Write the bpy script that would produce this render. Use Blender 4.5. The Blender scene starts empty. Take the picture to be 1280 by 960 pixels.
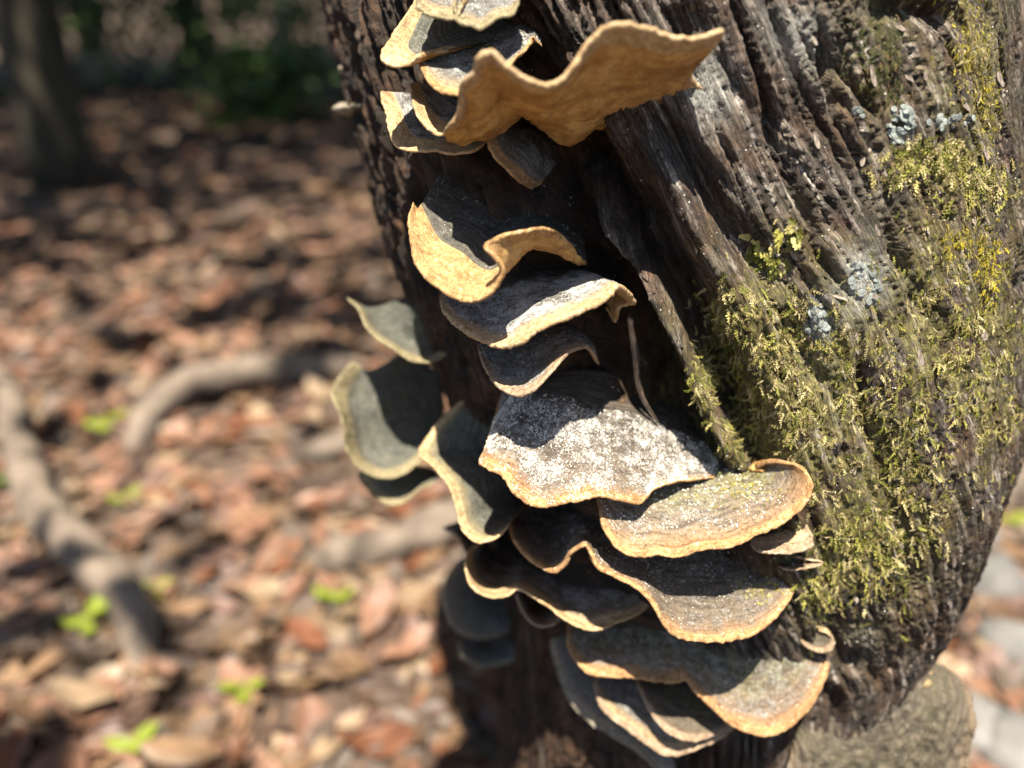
import bpy, math, random
import numpy as np
from mathutils import Vector, Matrix
from mathutils.bvhtree import BVHTree

random.seed(7)
RNG = np.random.default_rng(11)
SC = bpy.context.scene
COL = SC.collection

# ------------------------------------------------------------------ camera
CAM = np.array([0.0, 0.0, 0.95])
PITCH = math.radians(27.0)
FPX = 970.0                                   # focal length in pixels of a 1280 wide frame
cam_d = bpy.data.cameras.new('camera')
cam_o = bpy.data.objects.new('camera', cam_d)
COL.objects.link(cam_o)
cam_o.location = CAM
cam_o.rotation_euler = (math.pi / 2 - PITCH, 0, 0)
cam_d.sensor_width = 36.0
cam_d.lens = 36.0 * FPX / 1280.0
cam_d.clip_start = 0.01
cam_d.clip_end = 300.0
cam_d.dof.use_dof = True
cam_d.dof.focus_distance = 0.390
cam_d.dof.aperture_fstop = 2.6
SC.camera = cam_o

# ------------------------------------------------------------------ sky, sun, exposure
SUN = np.array([-0.02, -0.30, 0.945]); SUN /= np.linalg.norm(SUN)
elev = math.asin(SUN[2]); azim = math.atan2(SUN[0], SUN[1])
world = bpy.data.worlds.new('World'); SC.world = world
world.use_nodes = True
wn = world.node_tree.nodes
sky = wn.new('ShaderNodeTexSky'); sky.sky_type = 'NISHITA'
sky.sun_disc = False
sky.sun_elevation = elev; sky.sun_rotation = azim
wn['Background'].inputs['Strength'].default_value = 0.058
world.node_tree.links.new(sky.outputs[0], wn['Background'].inputs['Color'])
sun_d = bpy.data.lights.new('sun', 'SUN')
sun_d.energy = 5.0; sun_d.angle = math.radians(0.53); sun_d.color = (1.0, 0.91, 0.77)
sun_o = bpy.data.objects.new('sun', sun_d); COL.objects.link(sun_o)
sun_o.rotation_euler = Vector(SUN).to_track_quat('Z', 'Y').to_euler()
SC.view_settings.view_transform = 'Standard'
SC.view_settings.look = 'None'
SC.view_settings.exposure = 1.78
SC.view_settings.gamma = 1.0
SC.view_settings.use_curve_mapping = False
SC.render.engine = 'CYCLES'
SC.cycles.use_denoising = True
SC.cycles.max_bounces = 6
SC.cycles.transparent_max_bounces = 8

# ------------------------------------------------------------------ helpers: rays, noise, splines
FWD = np.array([0, math.cos(PITCH), -math.sin(PITCH)])
UPV = np.array([0, math.sin(PITCH), math.cos(PITCH)])

def ray(px, py):
    return FWD + np.array([(px - 640) / FPX, 0, 0]) - UPV * ((py - 480) / FPX)

def at_y(px, py, Y):                           # a point on the line of sight at distance Y ahead
    d = ray(px, py); return CAM + d * (Y / d[1])

def at_z(px, py, z=0.0):                       # a point on the ground
    d = ray(px, py); return CAM + d * ((z - CAM[2]) / d[2])

PERM = RNG.permutation(512).astype(np.int64)
GRD = RNG.normal(size=(512, 3)); GRD /= np.linalg.norm(GRD, axis=1)[:, None]

def noise(p):
    """gradient noise, about -1..1"""
    p = np.asarray(p, float)
    i = np.floor(p).astype(np.int64); f = p - i
    w = f * f * f * (f * (f * 6 - 15) + 10)
    x0, y0, z0 = (i[..., 0], i[..., 1], i[..., 2])
    def h(a, b, c):
        g = GRD[PERM[(PERM[(PERM[(x0 + a) & 511] + y0 + b) & 511] + z0 + c) & 511]]
        return g[..., 0] * (f[..., 0] - a) + g[..., 1] * (f[..., 1] - b) + g[..., 2] * (f[..., 2] - c)
    def L(a, b, t): return a + (b - a) * t
    wx, wy, wz = w[..., 0], w[..., 1], w[..., 2]
    return 1.55 * L(L(L(h(0, 0, 0), h(1, 0, 0), wx), L(h(0, 1, 0), h(1, 1, 0), wx), wy),
                    L(L(h(0, 0, 1), h(1, 0, 1), wx), L(h(0, 1, 1), h(1, 1, 1), wx), wy), wz)

def fbm(p, n=4, ridged=False):
    p = np.asarray(p, float); s = 0; a = 1.0; t = 0
    for k in range(n):
        v = noise(p * (2.03 ** k) + 17.3 * k)
        s = s + a * ((1 - 2 * np.abs(v)) if ridged else v); t += a; a *= 0.5
    return s / t

def smooth(a, b, x):
    t = np.clip((x - a) / (b - a), 0, 1); return t * t * (3 - 2 * t)

def catmull(P, u, k=None):
    """P control points (n,3), knots k (0..1), evaluated at u"""
    P = np.asarray(P, float); n = len(P)
    if k is None:
        dd = np.maximum(np.linalg.norm(np.diff(P, axis=0), axis=1), 1e-6); k = np.r_[0, np.cumsum(dd)]; k = k / k[-1]
    i = np.clip(np.searchsorted(k, u, side='right') - 1, 0, n - 2)
    M = np.zeros_like(P)
    M[1:-1] = (P[2:] - P[:-2]) / (k[2:] - k[:-2])[:, None]
    M[0] = (P[1] - P[0]) / (k[1] - k[0]); M[-1] = (P[-1] - P[-2]) / (k[-1] - k[-2])
    hh = (k[i + 1] - k[i]); t = ((u - k[i]) / hh)[:, None]; hh = hh[:, None]
    return ((2 * t**3 - 3 * t**2 + 1) * P[i] + (t**3 - 2 * t**2 + t) * hh * M[i] + (-2 * t**3 + 3 * t**2) * P[i + 1] + (t**3 - t**2) * hh * M[i + 1])

def knots(P):
    dd = np.maximum(np.linalg.norm(np.diff(P, axis=0), axis=1), 1e-6); k = np.r_[0, np.cumsum(dd)]; return k / k[-1]

# ------------------------------------------------------------------ helpers: meshes and tags
def mesh_np(name, V, F, mat=None, smooth_=True, normals=None, uv=None, attrs=None):
    V = np.asarray(V, np.float32); F = np.asarray(F, np.int32)
    me = bpy.data.meshes.new(name)
    k = F.shape[1]
    me.vertices.add(len(V)); me.vertices.foreach_set('co', V.ravel())
    me.loops.add(F.size); me.loops.foreach_set('vertex_index', F.ravel())
    me.polygons.add(len(F)); me.polygons.foreach_set('loop_start', np.arange(0, F.size, k, dtype=np.int32))
    me.update(calc_edges=True)
    me.polygons.foreach_set('use_smooth', np.full(len(F), smooth_, bool))
    if uv is not None:
        l = me.uv_layers.new(name='UVMap'); l.data.foreach_set('uv', np.asarray(uv, np.float32)[F.ravel()].ravel())
    for an, av in (attrs or {}).items():
        av = np.asarray(av, np.float32)
        if av.ndim == 1:
            a = me.attributes.new(an, 'FLOAT', 'POINT'); a.data.foreach_set('value', av)
        else:
            a = me.attributes.new(an, 'FLOAT_COLOR', 'POINT')
            a.data.foreach_set('color', np.c_[av, np.ones(len(av), np.float32)].ravel())
    if normals is not None:
        me.normals_split_custom_set_from_vertices(np.asarray(normals, np.float32).tolist())
    if mat: me.materials.append(mat)
    return me

def link(name, me, parent=None):
    o = bpy.data.objects.new(name, me); COL.objects.link(o)
    if parent is not None: o.parent = parent
    return o

def tag(o, label=None, cat=None, group=None, kind=None):
    if label: o['label'] = label
    if cat: o['category'] = cat
    if group: o['group'] = group
    if kind: o['kind'] = kind
    return o

def empty(name, loc):
    o = bpy.data.objects.new(name, None); COL.objects.link(o); o.location = loc; o.empty_display_size = 0.02
    return o

def grid_faces(n, m, flip=False):
    i, j = np.meshgrid(np.arange(n - 1), np.arange(m - 1), indexing='ij')
    a = (i * m + j).ravel()
    F = np.c_[a, a + m, a + m + 1, a + 1]
    return F[:, ::-1] if flip else F

def tube(path, rad, nseg=8, nz=0.0, nf=1.0, seed=0):
    path = np.asarray(path, float); rad = np.asarray(rad, float); n = len(path)
    T = np.gradient(path, axis=0); T /= np.linalg.norm(T, axis=1)[:, None]
    ref = np.array([0.0, 0, 1.0]) if abs(T[:, 2]).mean() < 0.8 else np.array([1.0, 0, 0])
    A = np.cross(T, ref); A /= np.linalg.norm(A, axis=1)[:, None]; B = np.cross(A, T)
    an = np.linspace(0, 2 * np.pi, nseg, endpoint=False)
    V = path[:, None] + rad[:, None, None] * (np.cos(an)[None, :, None] * A[:, None] + np.sin(an)[None, :, None] * B[:, None])
    if nz:
        D = V - path[:, None]
        V = path[:, None] + D * (1 + nz * fbm(V * nf + seed, 3))[..., None]
    V = V.reshape(-1, 3); F = []
    for i in range(n - 1):
        for j in range(nseg):
            F.append((i * nseg + j, (i + 1) * nseg + j, (i + 1) * nseg + (j + 1) % nseg, i * nseg + (j + 1) % nseg))
    c0 = len(V); V = np.r_[V, path[:1], path[-1:]]
    for j in range(nseg):
        F.append((c0, j, (j + 1) % nseg, c0)); F.append((c0 + 1, (n - 1) * nseg + (j + 1) % nseg, (n - 1) * nseg + j, c0 + 1))
    return V, F

def mesh_py(name, V, F, mat, smooth_=True):
    me = bpy.data.meshes.new(name)
    me.from_pydata([tuple(v) for v in V], [], [tuple(dict.fromkeys(f)) for f in F])
    me.polygons.foreach_set('use_smooth', np.full(len(me.polygons), smooth_, bool))
    me.materials.append(mat); me.update()
    return me

# ------------------------------------------------------------------ helpers: materials
class NT:
    def __init__(s, name):
        s.m = bpy.data.materials.new(name); s.m.use_nodes = True
        s.t = s.m.node_tree; s.b = s.t.nodes['Principled BSDF']; s.out = s.t.nodes['Material Output']
        s.b.inputs['Roughness'].default_value = 0.8
        s.b.inputs['Specular IOR Level'].default_value = 0.3
    def n(s, kind, **kw):
        nd = s.t.nodes.new('ShaderNode' + kind)
        for k, v in kw.items(): setattr(nd, k, v)
        return nd
    def l(s, a, b): s.t.links.new(a, b)
    def set(s, sock, v):
        if hasattr(v, 'is_linked') or hasattr(v, 'links'): s.l(v, sock)
        elif isinstance(v, (tuple, list)): sock.default_value = (*v, 1.0) if len(sock.default_value) == 4 and len(v) == 3 else v
        else: sock.default_value = v
    def coord(s, which='Object'): return s.n('TexCoord').outputs[which]
    def mapping(s, vec, scale=(1, 1, 1), loc=(0, 0, 0)):
        m = s.n('Mapping'); s.l(vec, m.inputs[0]); m.inputs['Scale'].default_value = scale; m.inputs['Location'].default_value = loc
        return m.outputs[0]
    def noise(s, vec, scale, detail=4, rough=0.55, dist=0.0):
        nd = s.n('TexNoise'); s.l(vec, nd.inputs['Vector']); nd.inputs['Scale'].default_value = scale
        nd.inputs['Detail'].default_value = detail; nd.inputs['Roughness'].default_value = rough; nd.inputs['Distortion'].default_value = dist
        return nd.outputs['Fac']
    def ramp(s, fac, stops, interp='LINEAR'):
        r = s.n('ValToRGB'); s.l(fac, r.inputs[0]); cr = r.color_ramp; cr.interpolation = interp
        while len(cr.elements) < len(stops): cr.elements.new(0.5)
        for e, (p, c) in zip(cr.elements, stops):
            e.position = p; e.color = (*c, 1) if isinstance(c, (tuple, list)) else (c, c, c, 1)
        return r.outputs[0]
    def math(s, op, a, b=0.0, c=None, clamp=False):
        m = s.n('Math', operation=op, use_clamp=clamp); s.set(m.inputs[0], a); s.set(m.inputs[1], b)
        if c is not None: s.set(m.inputs[2], c)
        return m.outputs[0]
    def mix(s, fac, a, b, mode='MIX'):
        m = s.n('Mix', data_type='RGBA', blend_type=mode); s.set(m.inputs[0], fac); s.set(m.inputs[6], a); s.set(m.inputs[7], b)
        return m.outputs[2]
    def attr(s, name, out='Fac', typ='GEOMETRY'):
        a = s.n('Attribute', attribute_name=name, attribute_type=typ); return a.outputs[out]
    def color(s, c): s.set(s.b.inputs['Base Color'], c)
    def bump(s, h, dist, strength=1.0):
        b = s.n('Bump'); s.l(h, b.inputs['Height']); b.inputs['Distance'].default_value = dist; b.inputs['Strength'].default_value = strength
        s.l(b.outputs[0], s.b.inputs['Normal'])
    def translucent(s, col, fac):
        tr = s.n('BsdfTranslucent'); s.set(tr.inputs['Color'], col)
        mx = s.n('MixShader'); mx.inputs[0].default_value = fac
        s.l(s.b.outputs[0], mx.inputs[1]); s.l(tr.outputs[0], mx.inputs[2]); s.l(mx.outputs[0], s.out.inputs['Surface'])

def mat_wood():
    m = NT('weathered_wood'); uv = m.coord('UV')
    st = m.mapping(uv, (1, 0.09, 1)); st2 = m.mapping(uv, (1, 0.25, 1)); ob = m.coord('Object')
    a = m.noise(st, 260, 6, 0.62); b = m.noise(st2, 900, 5, 0.65); c = m.noise(ob, 45, 5, 0.6)
    grey = m.ramp(a, [(0.37, (0.022, 0.017, 0.014)), (0.48, (0.064, 0.051, 0.041)), (0.57, (0.17, 0.144, 0.12)), (0.68, (0.54, 0.49, 0.43))])
    rot_shade = m.ramp(a, [(0.3, (0.008, 0.0055, 0.004)), (0.5, (0.022, 0.014, 0.009)), (0.68, (0.055, 0.032, 0.018)), (0.8, (0.12, 0.075, 0.045))])
    col = m.mix(m.attr('rot_shade'), grey, rot_shade)
    brown = m.ramp(c, [(0.42, 0.0), (0.62, 0.6)])
    col = m.mix(brown, col, m.mix(0.75, col, (0.13, 0.062, 0.028)))
    spk = m.ramp(b, [(0.62, 0.0), (0.72, 0.75)])
    col = m.mix(m.math('MULTIPLY', spk, m.math('SUBTRACT', 1.0, m.attr('rot_shade'))), col, (0.55, 0.52, 0.47))
    big = m.ramp(m.noise(st2, 60, 5, 0.6), [(0.36, 0.7), (0.48, 0.0)])
    col = m.mix(m.math('MULTIPLY', big, m.math('SUBTRACT', 1.0, m.attr('rot_shade'))), col, m.mix(0.7, col, (0.025, 0.02, 0.017)))
    ln = m.noise(st, 620, 5, 0.6); lin = m.math('ABSOLUTE', m.math('SUBTRACT', ln, 0.5))
    col = m.mix(m.ramp(lin, [(0.0, 0.85), (0.035, 0.0)]), col, (0.018, 0.013, 0.010))
    dk = m.ramp(m.noise(ob, 420, 4, 0.7), [(0.38, 0.85), (0.47, 0.0)])
    col = m.mix(dk, col, (0.03, 0.024, 0.02))
    g = m.noise(ob, 330, 4, 0.7); gm = m.math('MULTIPLY', m.attr('mossy'), m.ramp(g, [(0.3, 0.35), (0.6, 1.0)]))
    col = m.mix(gm, col, m.ramp(g, [(0.35, (0.07, 0.065, 0.02)), (0.65, (0.22, 0.20, 0.055))]))
    col = m.mix(m.math('MULTIPLY', m.attr('pale'), m.ramp(m.noise(ob, 500, 5, 0.7), [(0.38, 0.1), (0.55, 0.9)])), col, (0.40, 0.41, 0.38))
    m.color(col)
    h = m.math('ADD', m.math('MULTIPLY', a, 1.3), m.math('ADD', m.math('MULTIPLY', b, 0.5), m.math('MULTIPLY', m.noise(ob, 1600, 3, 0.7), 0.3)))
    m.bump(m.math('ADD', h, m.math('MULTIPLY', m.ramp(lin, [(0.0, 0.0), (0.05, 1.0)]), 0.35)), 0.0022, 1.0)
    m.b.inputs['Roughness'].default_value = 0.72
    return m.m
M_WOOD = mat_wood()

def mat_cap(name, inner, outer, edge, dust=0.5, dlo=0.1, dhi=0.85, dcol=(0.46, 0.455, 0.43), zone=0.25, green=0.0, trans=0.05, elo=0.80, seed=0.0):
    """upper surface of a bracket: UV.y runs from the wood (0) to the rim (1)"""
    m = NT(name); uv = m.coord('UV'); ob = m.mapping(m.coord('Object'), (1, 1, 1), (seed, seed * 0.37, 0))
    sep = m.n('SeparateXYZ'); m.l(uv, sep.inputs[0]); t0 = sep.outputs[1]
    big = m.noise(ob, 55, 4, 0.6); med = m.noise(ob, 190, 5, 0.65); fin = m.noise(ob, 900, 4, 0.7)
    t = m.math('ADD', t0, m.math('MULTIPLY', m.math('SUBTRACT', big, 0.5), 0.22))
    t = m.math('ADD', t, m.math('MULTIPLY', m.math('SUBTRACT', med, 0.5), 0.07))
    col = m.ramp(t, [(0.0, inner), (0.45, inner), (elo - 0.08, outer), (elo + 0.06, edge), (1.0, edge)])
    # growth zones along the margin
    zw = m.noise(m.mapping(uv, (1.3, 17, 1), (seed, 0, 0)), 2.4, 3, 0.6)
    col = m.mix(m.math('MULTIPLY', m.ramp(zw, [(0.40, 0.0), (0.62, 1.0)]), zone), col, m.mix(0.5, col, (0.5, 0.4, 0.27)))
    col = m.mix(m.math('MULTIPLY', m.ramp(zw, [(0.36, 1.0), (0.46, 0.0)]), zone), col, m.mix(0.65, col, (0.03, 0.02, 0.012)))
    # pale dust of spores in broad drifts, broken into specks
    lo = m.ramp(t, [(max(dlo - 0.06, 0), 0.0), (dlo + 0.12, 1.0), (dhi - 0.06, 1.0), (min(dhi + 0.06, 1), 0.0)])
    broad = m.ramp(m.noise(ob, 70, 4, 0.6), [(0.32, 0.0), (0.62, 1.0)])
    amt = m.math('MULTIPLY', m.math('MULTIPLY', lo, m.math('ADD', m.math('MULTIPLY', broad, 0.45), 0.55)), dust)
    spk = m.math('ADD', m.math('MULTIPLY', m.noise(ob, 1300, 4, 0.8), 0.74), m.math('MULTIPLY', med, 0.26))
    thr = m.math('SUBTRACT', 0.66, m.math('MULTIPLY', amt, 0.25))
    dm = m.math('MULTIPLY', m.math('SUBTRACT', spk, thr), 9.0, clamp=True)
    dm = m.math('MULTIPLY', dm, m.math('MULTIPLY', amt, 1.6, clamp=True))
    col = m.mix(dm, col, dcol)
    if green > 0:
        gt = m.ramp(t, [(0.15, 0.0), (0.38, 1.0), (0.62, 1.0), (0.75, 0.0)])
        gm = m.math('MULTIPLY', m.math('MULTIPLY', gt, m.ramp(med, [(0.42, 0.0), (0.55, 1.0)])), green)
        col = m.mix(gm, col, (0.23, 0.24, 0.05))
    mt_ = m.noise(ob, 480, 4, 0.7)
    col = m.mix(m.ramp(mt_, [(0.36, 0.8), (0.48, 0.0)]), col, m.mix(0.75, col, (0.018, 0.014, 0.011)))
    col = m.mix(m.ramp(mt_, [(0.60, 0.0), (0.72, 0.22)]), col, dcol)
    dk = m.ramp(fin, [(0.36, 0.75), (0.45, 0.0)])
    col = m.mix(dk, col, m.mix(0.85, col, (0.02, 0.016, 0.012)))
    m.color(col)
    m.bump(m.math('ADD', m.math('ADD', m.math('MULTIPLY', med, 0.5), m.math('MULTIPLY', fin, 0.45)), m.math('MULTIPLY', m.math('ADD', m.math('MULTIPLY', zw, 0.4), dm), 0.25)), 0.0011, 0.85)
    m.b.inputs['Roughness'].default_value = 0.85
    if trans: m.translucent((0.6, 0.36, 0.14), trans)
    return m.m

def mat_rim(name, c0, c1, trans=0.12, seed=0.0):
    m = NT(name); ob = m.mapping(m.coord('Object'), (1, 1, 1), (seed, 0, 0))
    a = m.noise(ob, 140, 5, 0.65); f = m.noise(ob, 1100, 3, 0.7)
    sep = m.n('SeparateXYZ'); m.l(m.coord('UV'), sep.inputs[0])
    z = m.noise(m.mapping(m.coord('UV'), (1.0, 26, 1), (seed, 0, 0)), 3.0, 3, 0.6)
    fac = m.math('ADD', m.math('MULTIPLY', a, 0.6), m.math('MULTIPLY', z, 0.4))
    g = m.noise(ob, 420, 4, 0.7)
    col = m.ramp(fac, [(0.36, c0), (0.60, c1)])
    col = m.mix(m.ramp(g, [(0.36, 0.75), (0.50, 0.0)]), col, m.mix(0.7, col, (0.06, 0.035, 0.02)))
    col = m.mix(m.ramp(g, [(0.56, 0.0), (0.70, 0.5)]), col, (0.74, 0.66, 0.52))
    col = m.mix(m.ramp(f, [(0.60, 0.0), (0.72, 0.6)]), col, (0.72, 0.64, 0.5))
    col = m.mix(m.ramp(f, [(0.34, 0.7), (0.43, 0.0)]), col, (0.09, 0.05, 0.025))
    m.color(col); m.bump(m.math('ADD', m.math('ADD', f, g), m.math('ADD', a, z)), 0.0010, 0.9)
    m.b.inputs['Roughness'].default_value = 0.75
    m.translucent(c1, trans)
    return m.m

def mat_pore(name, c0, c1, trans=0.22, seed=0.0):
    m = NT(name); ob = m.mapping(m.coord('Object'), (1, 1, 1), (seed, 0, 0))
    a = m.noise(ob, 75, 5, 0.65); v = m.n('TexVoronoi'); m.l(ob, v.inputs['Vector']); v.inputs['Scale'].default_value = 1500
    g = m.noise(ob, 330, 4, 0.7)
    col = m.ramp(a, [(0.36, c0), (0.60, c1)])
    col = m.mix(m.ramp(g, [(0.36, 0.55), (0.52, 0.0)]), col, m.mix(0.6, col, (0.12, 0.055, 0.02)))
    col = m.mix(m.ramp(g, [(0.58, 0.0), (0.72, 0.3)]), col, (0.78, 0.58, 0.28))
    bn = m.noise(m.mapping(m.coord('UV'), (0.9, 9, 1), (seed, 0, 0)), 2.0, 4, 0.6)
    col = m.mix(m.ramp(bn, [(0.40, 0.7), (0.52, 0.0)]), col, m.mix(0.65, col, (0.16, 0.07, 0.02)))
    col = m.mix(m.ramp(m.noise(ob, 120, 5, 0.7), [(0.60, 0.0), (0.70, 0.6)]), col, (0.13, 0.075, 0.035))
    col = m.mix(m.ramp(v.outputs['Distance'], [(0.10, 0.5), (0.35, 0.0)]), col, m.mix(0.6, col, (0.10, 0.05, 0.02)))
    m.color(col); m.bump(m.math('ADD', m.math('MULTIPLY', v.outputs['Distance'], 0.5), m.math('ADD', a, g)), 0.0012, 0.8)
    m.b.inputs['Roughness'].default_value = 0.7
    m.translucent(c1, trans)
    return m.m

def mat_plain(name, c0, c1, scale=40, rough=0.8, bump=0.0, trans=0.0, stretch=(1, 1, 1), rnd=0.0):
    m = NT(name); ob = m.mapping(m.coord('Object'), stretch)
    a = m.noise(ob, scale, 5, 0.62)
    col = m.ramp(a, [(0.34, c0), (0.64, c1)])
    if rnd:
        oi = m.n('ObjectInfo'); hs = m.n('HueSaturation'); m.l(col, hs.inputs['Color'])
        m.l(m.math('ADD', m.math('MULTIPLY', oi.outputs['Random'], rnd), 1 - rnd / 2), hs.inputs['Value']); col = hs.outputs[0]
    m.color(col); m.b.inputs['Roughness'].default_value = rough
    if bump: m.bump(a, bump)
    if trans: m.translucent(c1, trans)
    return m.m

def mat_vcol(name, rough=0.6, trans=0.2, scale=300, spec=0.3):
    m = NT(name); c = m.attr('tint', 'Color')
    a = m.noise(m.coord('Object'), scale, 3, 0.6)
    col = m.mix(m.ramp(a, [(0.3, 0.45), (0.6, 0.0)]), c, m.mix(0.7, c, (0.02, 0.015, 0.01)))
    m.color(col); m.b.inputs['Roughness'].default_value = rough; m.b.inputs['Specular IOR Level'].default_value = spec
    if trans: m.translucent(c, trans)
    return m.m

# ------------------------------------------------------------------ the tree trunk's plan: centre line and girth by height
TZ = np.array([-0.1, 0.15, 0.345, 0.452, 0.52, 0.60, 0.653, 0.726, 0.84, 0.945, 1.3, 2.6])
TA = np.radians([18.4, 18.4, 18.4, 18.1, 17.6, 17.0, 16.6, 14.7, 11.3, 8.4, 5.5, 2.0])
TH = np.radians([30, 23, 19.0, 18.1, 17.9, 19.3, 21.0, 22.2, 21.9, 21.0, 20.6, 19.4])
BA = math.radians(14.0)
TOC = np.array([-math.sin(BA), -math.cos(BA)]); RT = np.array([math.cos(BA), -math.sin(BA)])

def tz(z):
    D = 0.50 + 0.22 * (np.clip(z, -0.1, 2.6) - 0.35)
    a = np.interp(z, TZ, TA); r = D * np.sin(np.interp(z, TZ, TH))
    k = np.array([-0.06, -0.03, 0, 0.03, 0.06])
    a = np.mean([np.interp(z + q, TZ, TA) for q in k], axis=0); r = D * np.sin(np.mean([np.interp(z + q, TZ, TH) for q in k], axis=0))
    return D * np.sin(a), D * np.cos(a), r

def bulge(a): return 0.020 * np.exp(-((a - 0.70) / 0.38) ** 2)

def trunk_hit(px, py):
    """(Y, arc, z) of the smooth trunk under a line of sight; at the silhouette the nearest approach"""
    d = ray(px, py); Y = np.linspace(0.2, 0.70, 700); P = CAM + d[None] * (Y / d[1])[:, None]
    cx, cy, r = tz(P[:, 2]); dx, dy = P[:, 0] - cx, P[:, 1] - cy
    e = np.hypot(dx, dy) - r - bulge(np.arctan2(dx * RT[0] + dy * RT[1], dx * TOC[0] + dy * TOC[1]))
    i = np.argmax(e < 0) if (e < 0).any() else int(np.argmin(e))
    v = np.array([P[i, 0] - cx[i], P[i, 1] - cy[i]])
    return Y[i], math.atan2(v @ RT, v @ TOC) * 0.18, P[i, 2]

def to_qz(s):
    a = np.array(s.split(), float).reshape(-1, 2)
    return np.array([trunk_hit(x, y)[1:] for x, y in a])

def poly_dist(q, z, P):
    best = np.full(q.shape, 9.0); par = np.zeros(q.shape); L = np.r_[0, np.cumsum(np.hypot(*np.diff(P, axis=0).T))]
    for i in range(len(P) - 1):
        a, b = P[i], P[i + 1]; ab = b - a; t = np.clip(((q - a[0]) * ab[0] + (z - a[1]) * ab[1]) / (ab @ ab), 0, 1)
        d = np.hypot(q - a[0] - t * ab[0], z - a[1] - t * ab[1]); k = d < best
        best = np.where(k, d, best); par = np.where(k, (L[i] + t * (L[i + 1] - L[i])) / L[-1], par)
    return best, par

# grooves (positive depth) and ridges (negative): pixels of the picture, half width mm, depth mm
GROOVES = [
    ('838 150 858 200 890 250 930 305 968 360', 5.0, 15), ('955 105 972 180 998 250 1020 315 1062 375', 3.0, 9),
    ('806 240 842 330 878 395 912 455 938 530 950 580', 6.5, 24), ('680 462 745 492 800 535', 15, 34), ('740 300 775 380 800 450 845 520 900 592', 6.5, 18),
    ('700 170 740 250 790 320', 9.0, 22), ('690 330 730 420 770 500', 12.0, 22), ('640 200 680 300 700 400', 10, 14),
    ('1075 420 1092 520 1118 620 1146 742', 2.6, 9), ('1128 20 1126 90 1122 190', 3.0, 6), ('1095 8 1150 14 1195 26', 5.0, 12),
    ('990 395 1010 440 1032 490', 4.5, 10), ('1040 760 1046 815 1080 845', 7, 10), ('1165 330 1180 420 1190 520', 2.0, 5),
    ('1225 250 1235 350 1240 470', 2.5, 6), ('1020 60 1040 130 1050 220', 2.0, 5), ('905 60 925 130 948 200', 2.0, 4),
    ('1110 280 1130 340 1150 400', 2.0, 5), ('920 330 950 395 975 470', 2.2, 5), ('1010 640 1030 690 1035 740', 3.0, 6),
    ('850 5 860 60 850 100', 5, 10), ('470 60 490 180 500 300', 3, 6), ('445 40 465 150 480 240', 2.5, 5), ('520 200 540 320 560 430', 5, 8),
]
RIDGES = [
    ('832 165 845 250 880 320 918 358', 5.0, 7), ('716 236 756 306 810 360 852 445 890 540 926 606', 5.0, 40), ('690 60 740 130 770 200', 5, 8),
    ('975 250 1010 330 1065 400 1085 480', 4.0, 5), ('1130 420 1140 520 1165 640', 5.0, 5), ('560 100 580 250 600 400', 8, 6),
]

def noise2(q, z, fq, fz, n, ridged=False, off=0.0):
    return fbm(np.stack([q * fq + off, z * fz + off * 0.7, np.full(q.shape, off * 1.3)], -1), n, ridged)

FLOW = to_qz('850 -60 905 60 935 130 975 210 1020 310 1066 400 1092 520 1118 620 1146 742 1150 850')
FZ, FQ = FLOW[::-1, 1], FLOW[::-1, 0]

def worley(x, y, seed):
    ix, iy = np.floor(x).astype(np.int64), np.floor(y).astype(np.int64); f1 = np.full(x.shape, 9.0); f2 = np.full(x.shape, 9.0); idv = np.zeros(x.shape)
    for a in (-1, 0, 1):
        for b in (-1, 0, 1):
            cx_, cy_ = ix + a, iy + b; hsh = PERM[(PERM[(cx_ + seed) & 511] + cy_) & 511]
            px, py = cx_ + 0.5 + 0.45 * GRD[hsh, 0], cy_ + 0.5 + 0.45 * GRD[hsh, 1]
            d = np.hypot(px - x, py - y); nw = d < f1
            f2 = np.where(nw, f1, np.minimum(f2, d)); idv = np.where(nw, GRD[hsh, 2], idv); f1 = np.where(nw, d, f1)
    return f1, f2, idv

HOL = to_qz('600 60 664 170 726 275 785 385 838 485 885 572 930 660')
def hollow(q, z):
    d, u = poly_dist(np.asarray(q, float), np.asarray(z, float), HOL)
    return 0.046 * np.exp(-(d / 0.031) ** 4) * np.clip(np.minimum(u * 3 + 0.5, (1 - u) * 6), 0, 1)

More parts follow.
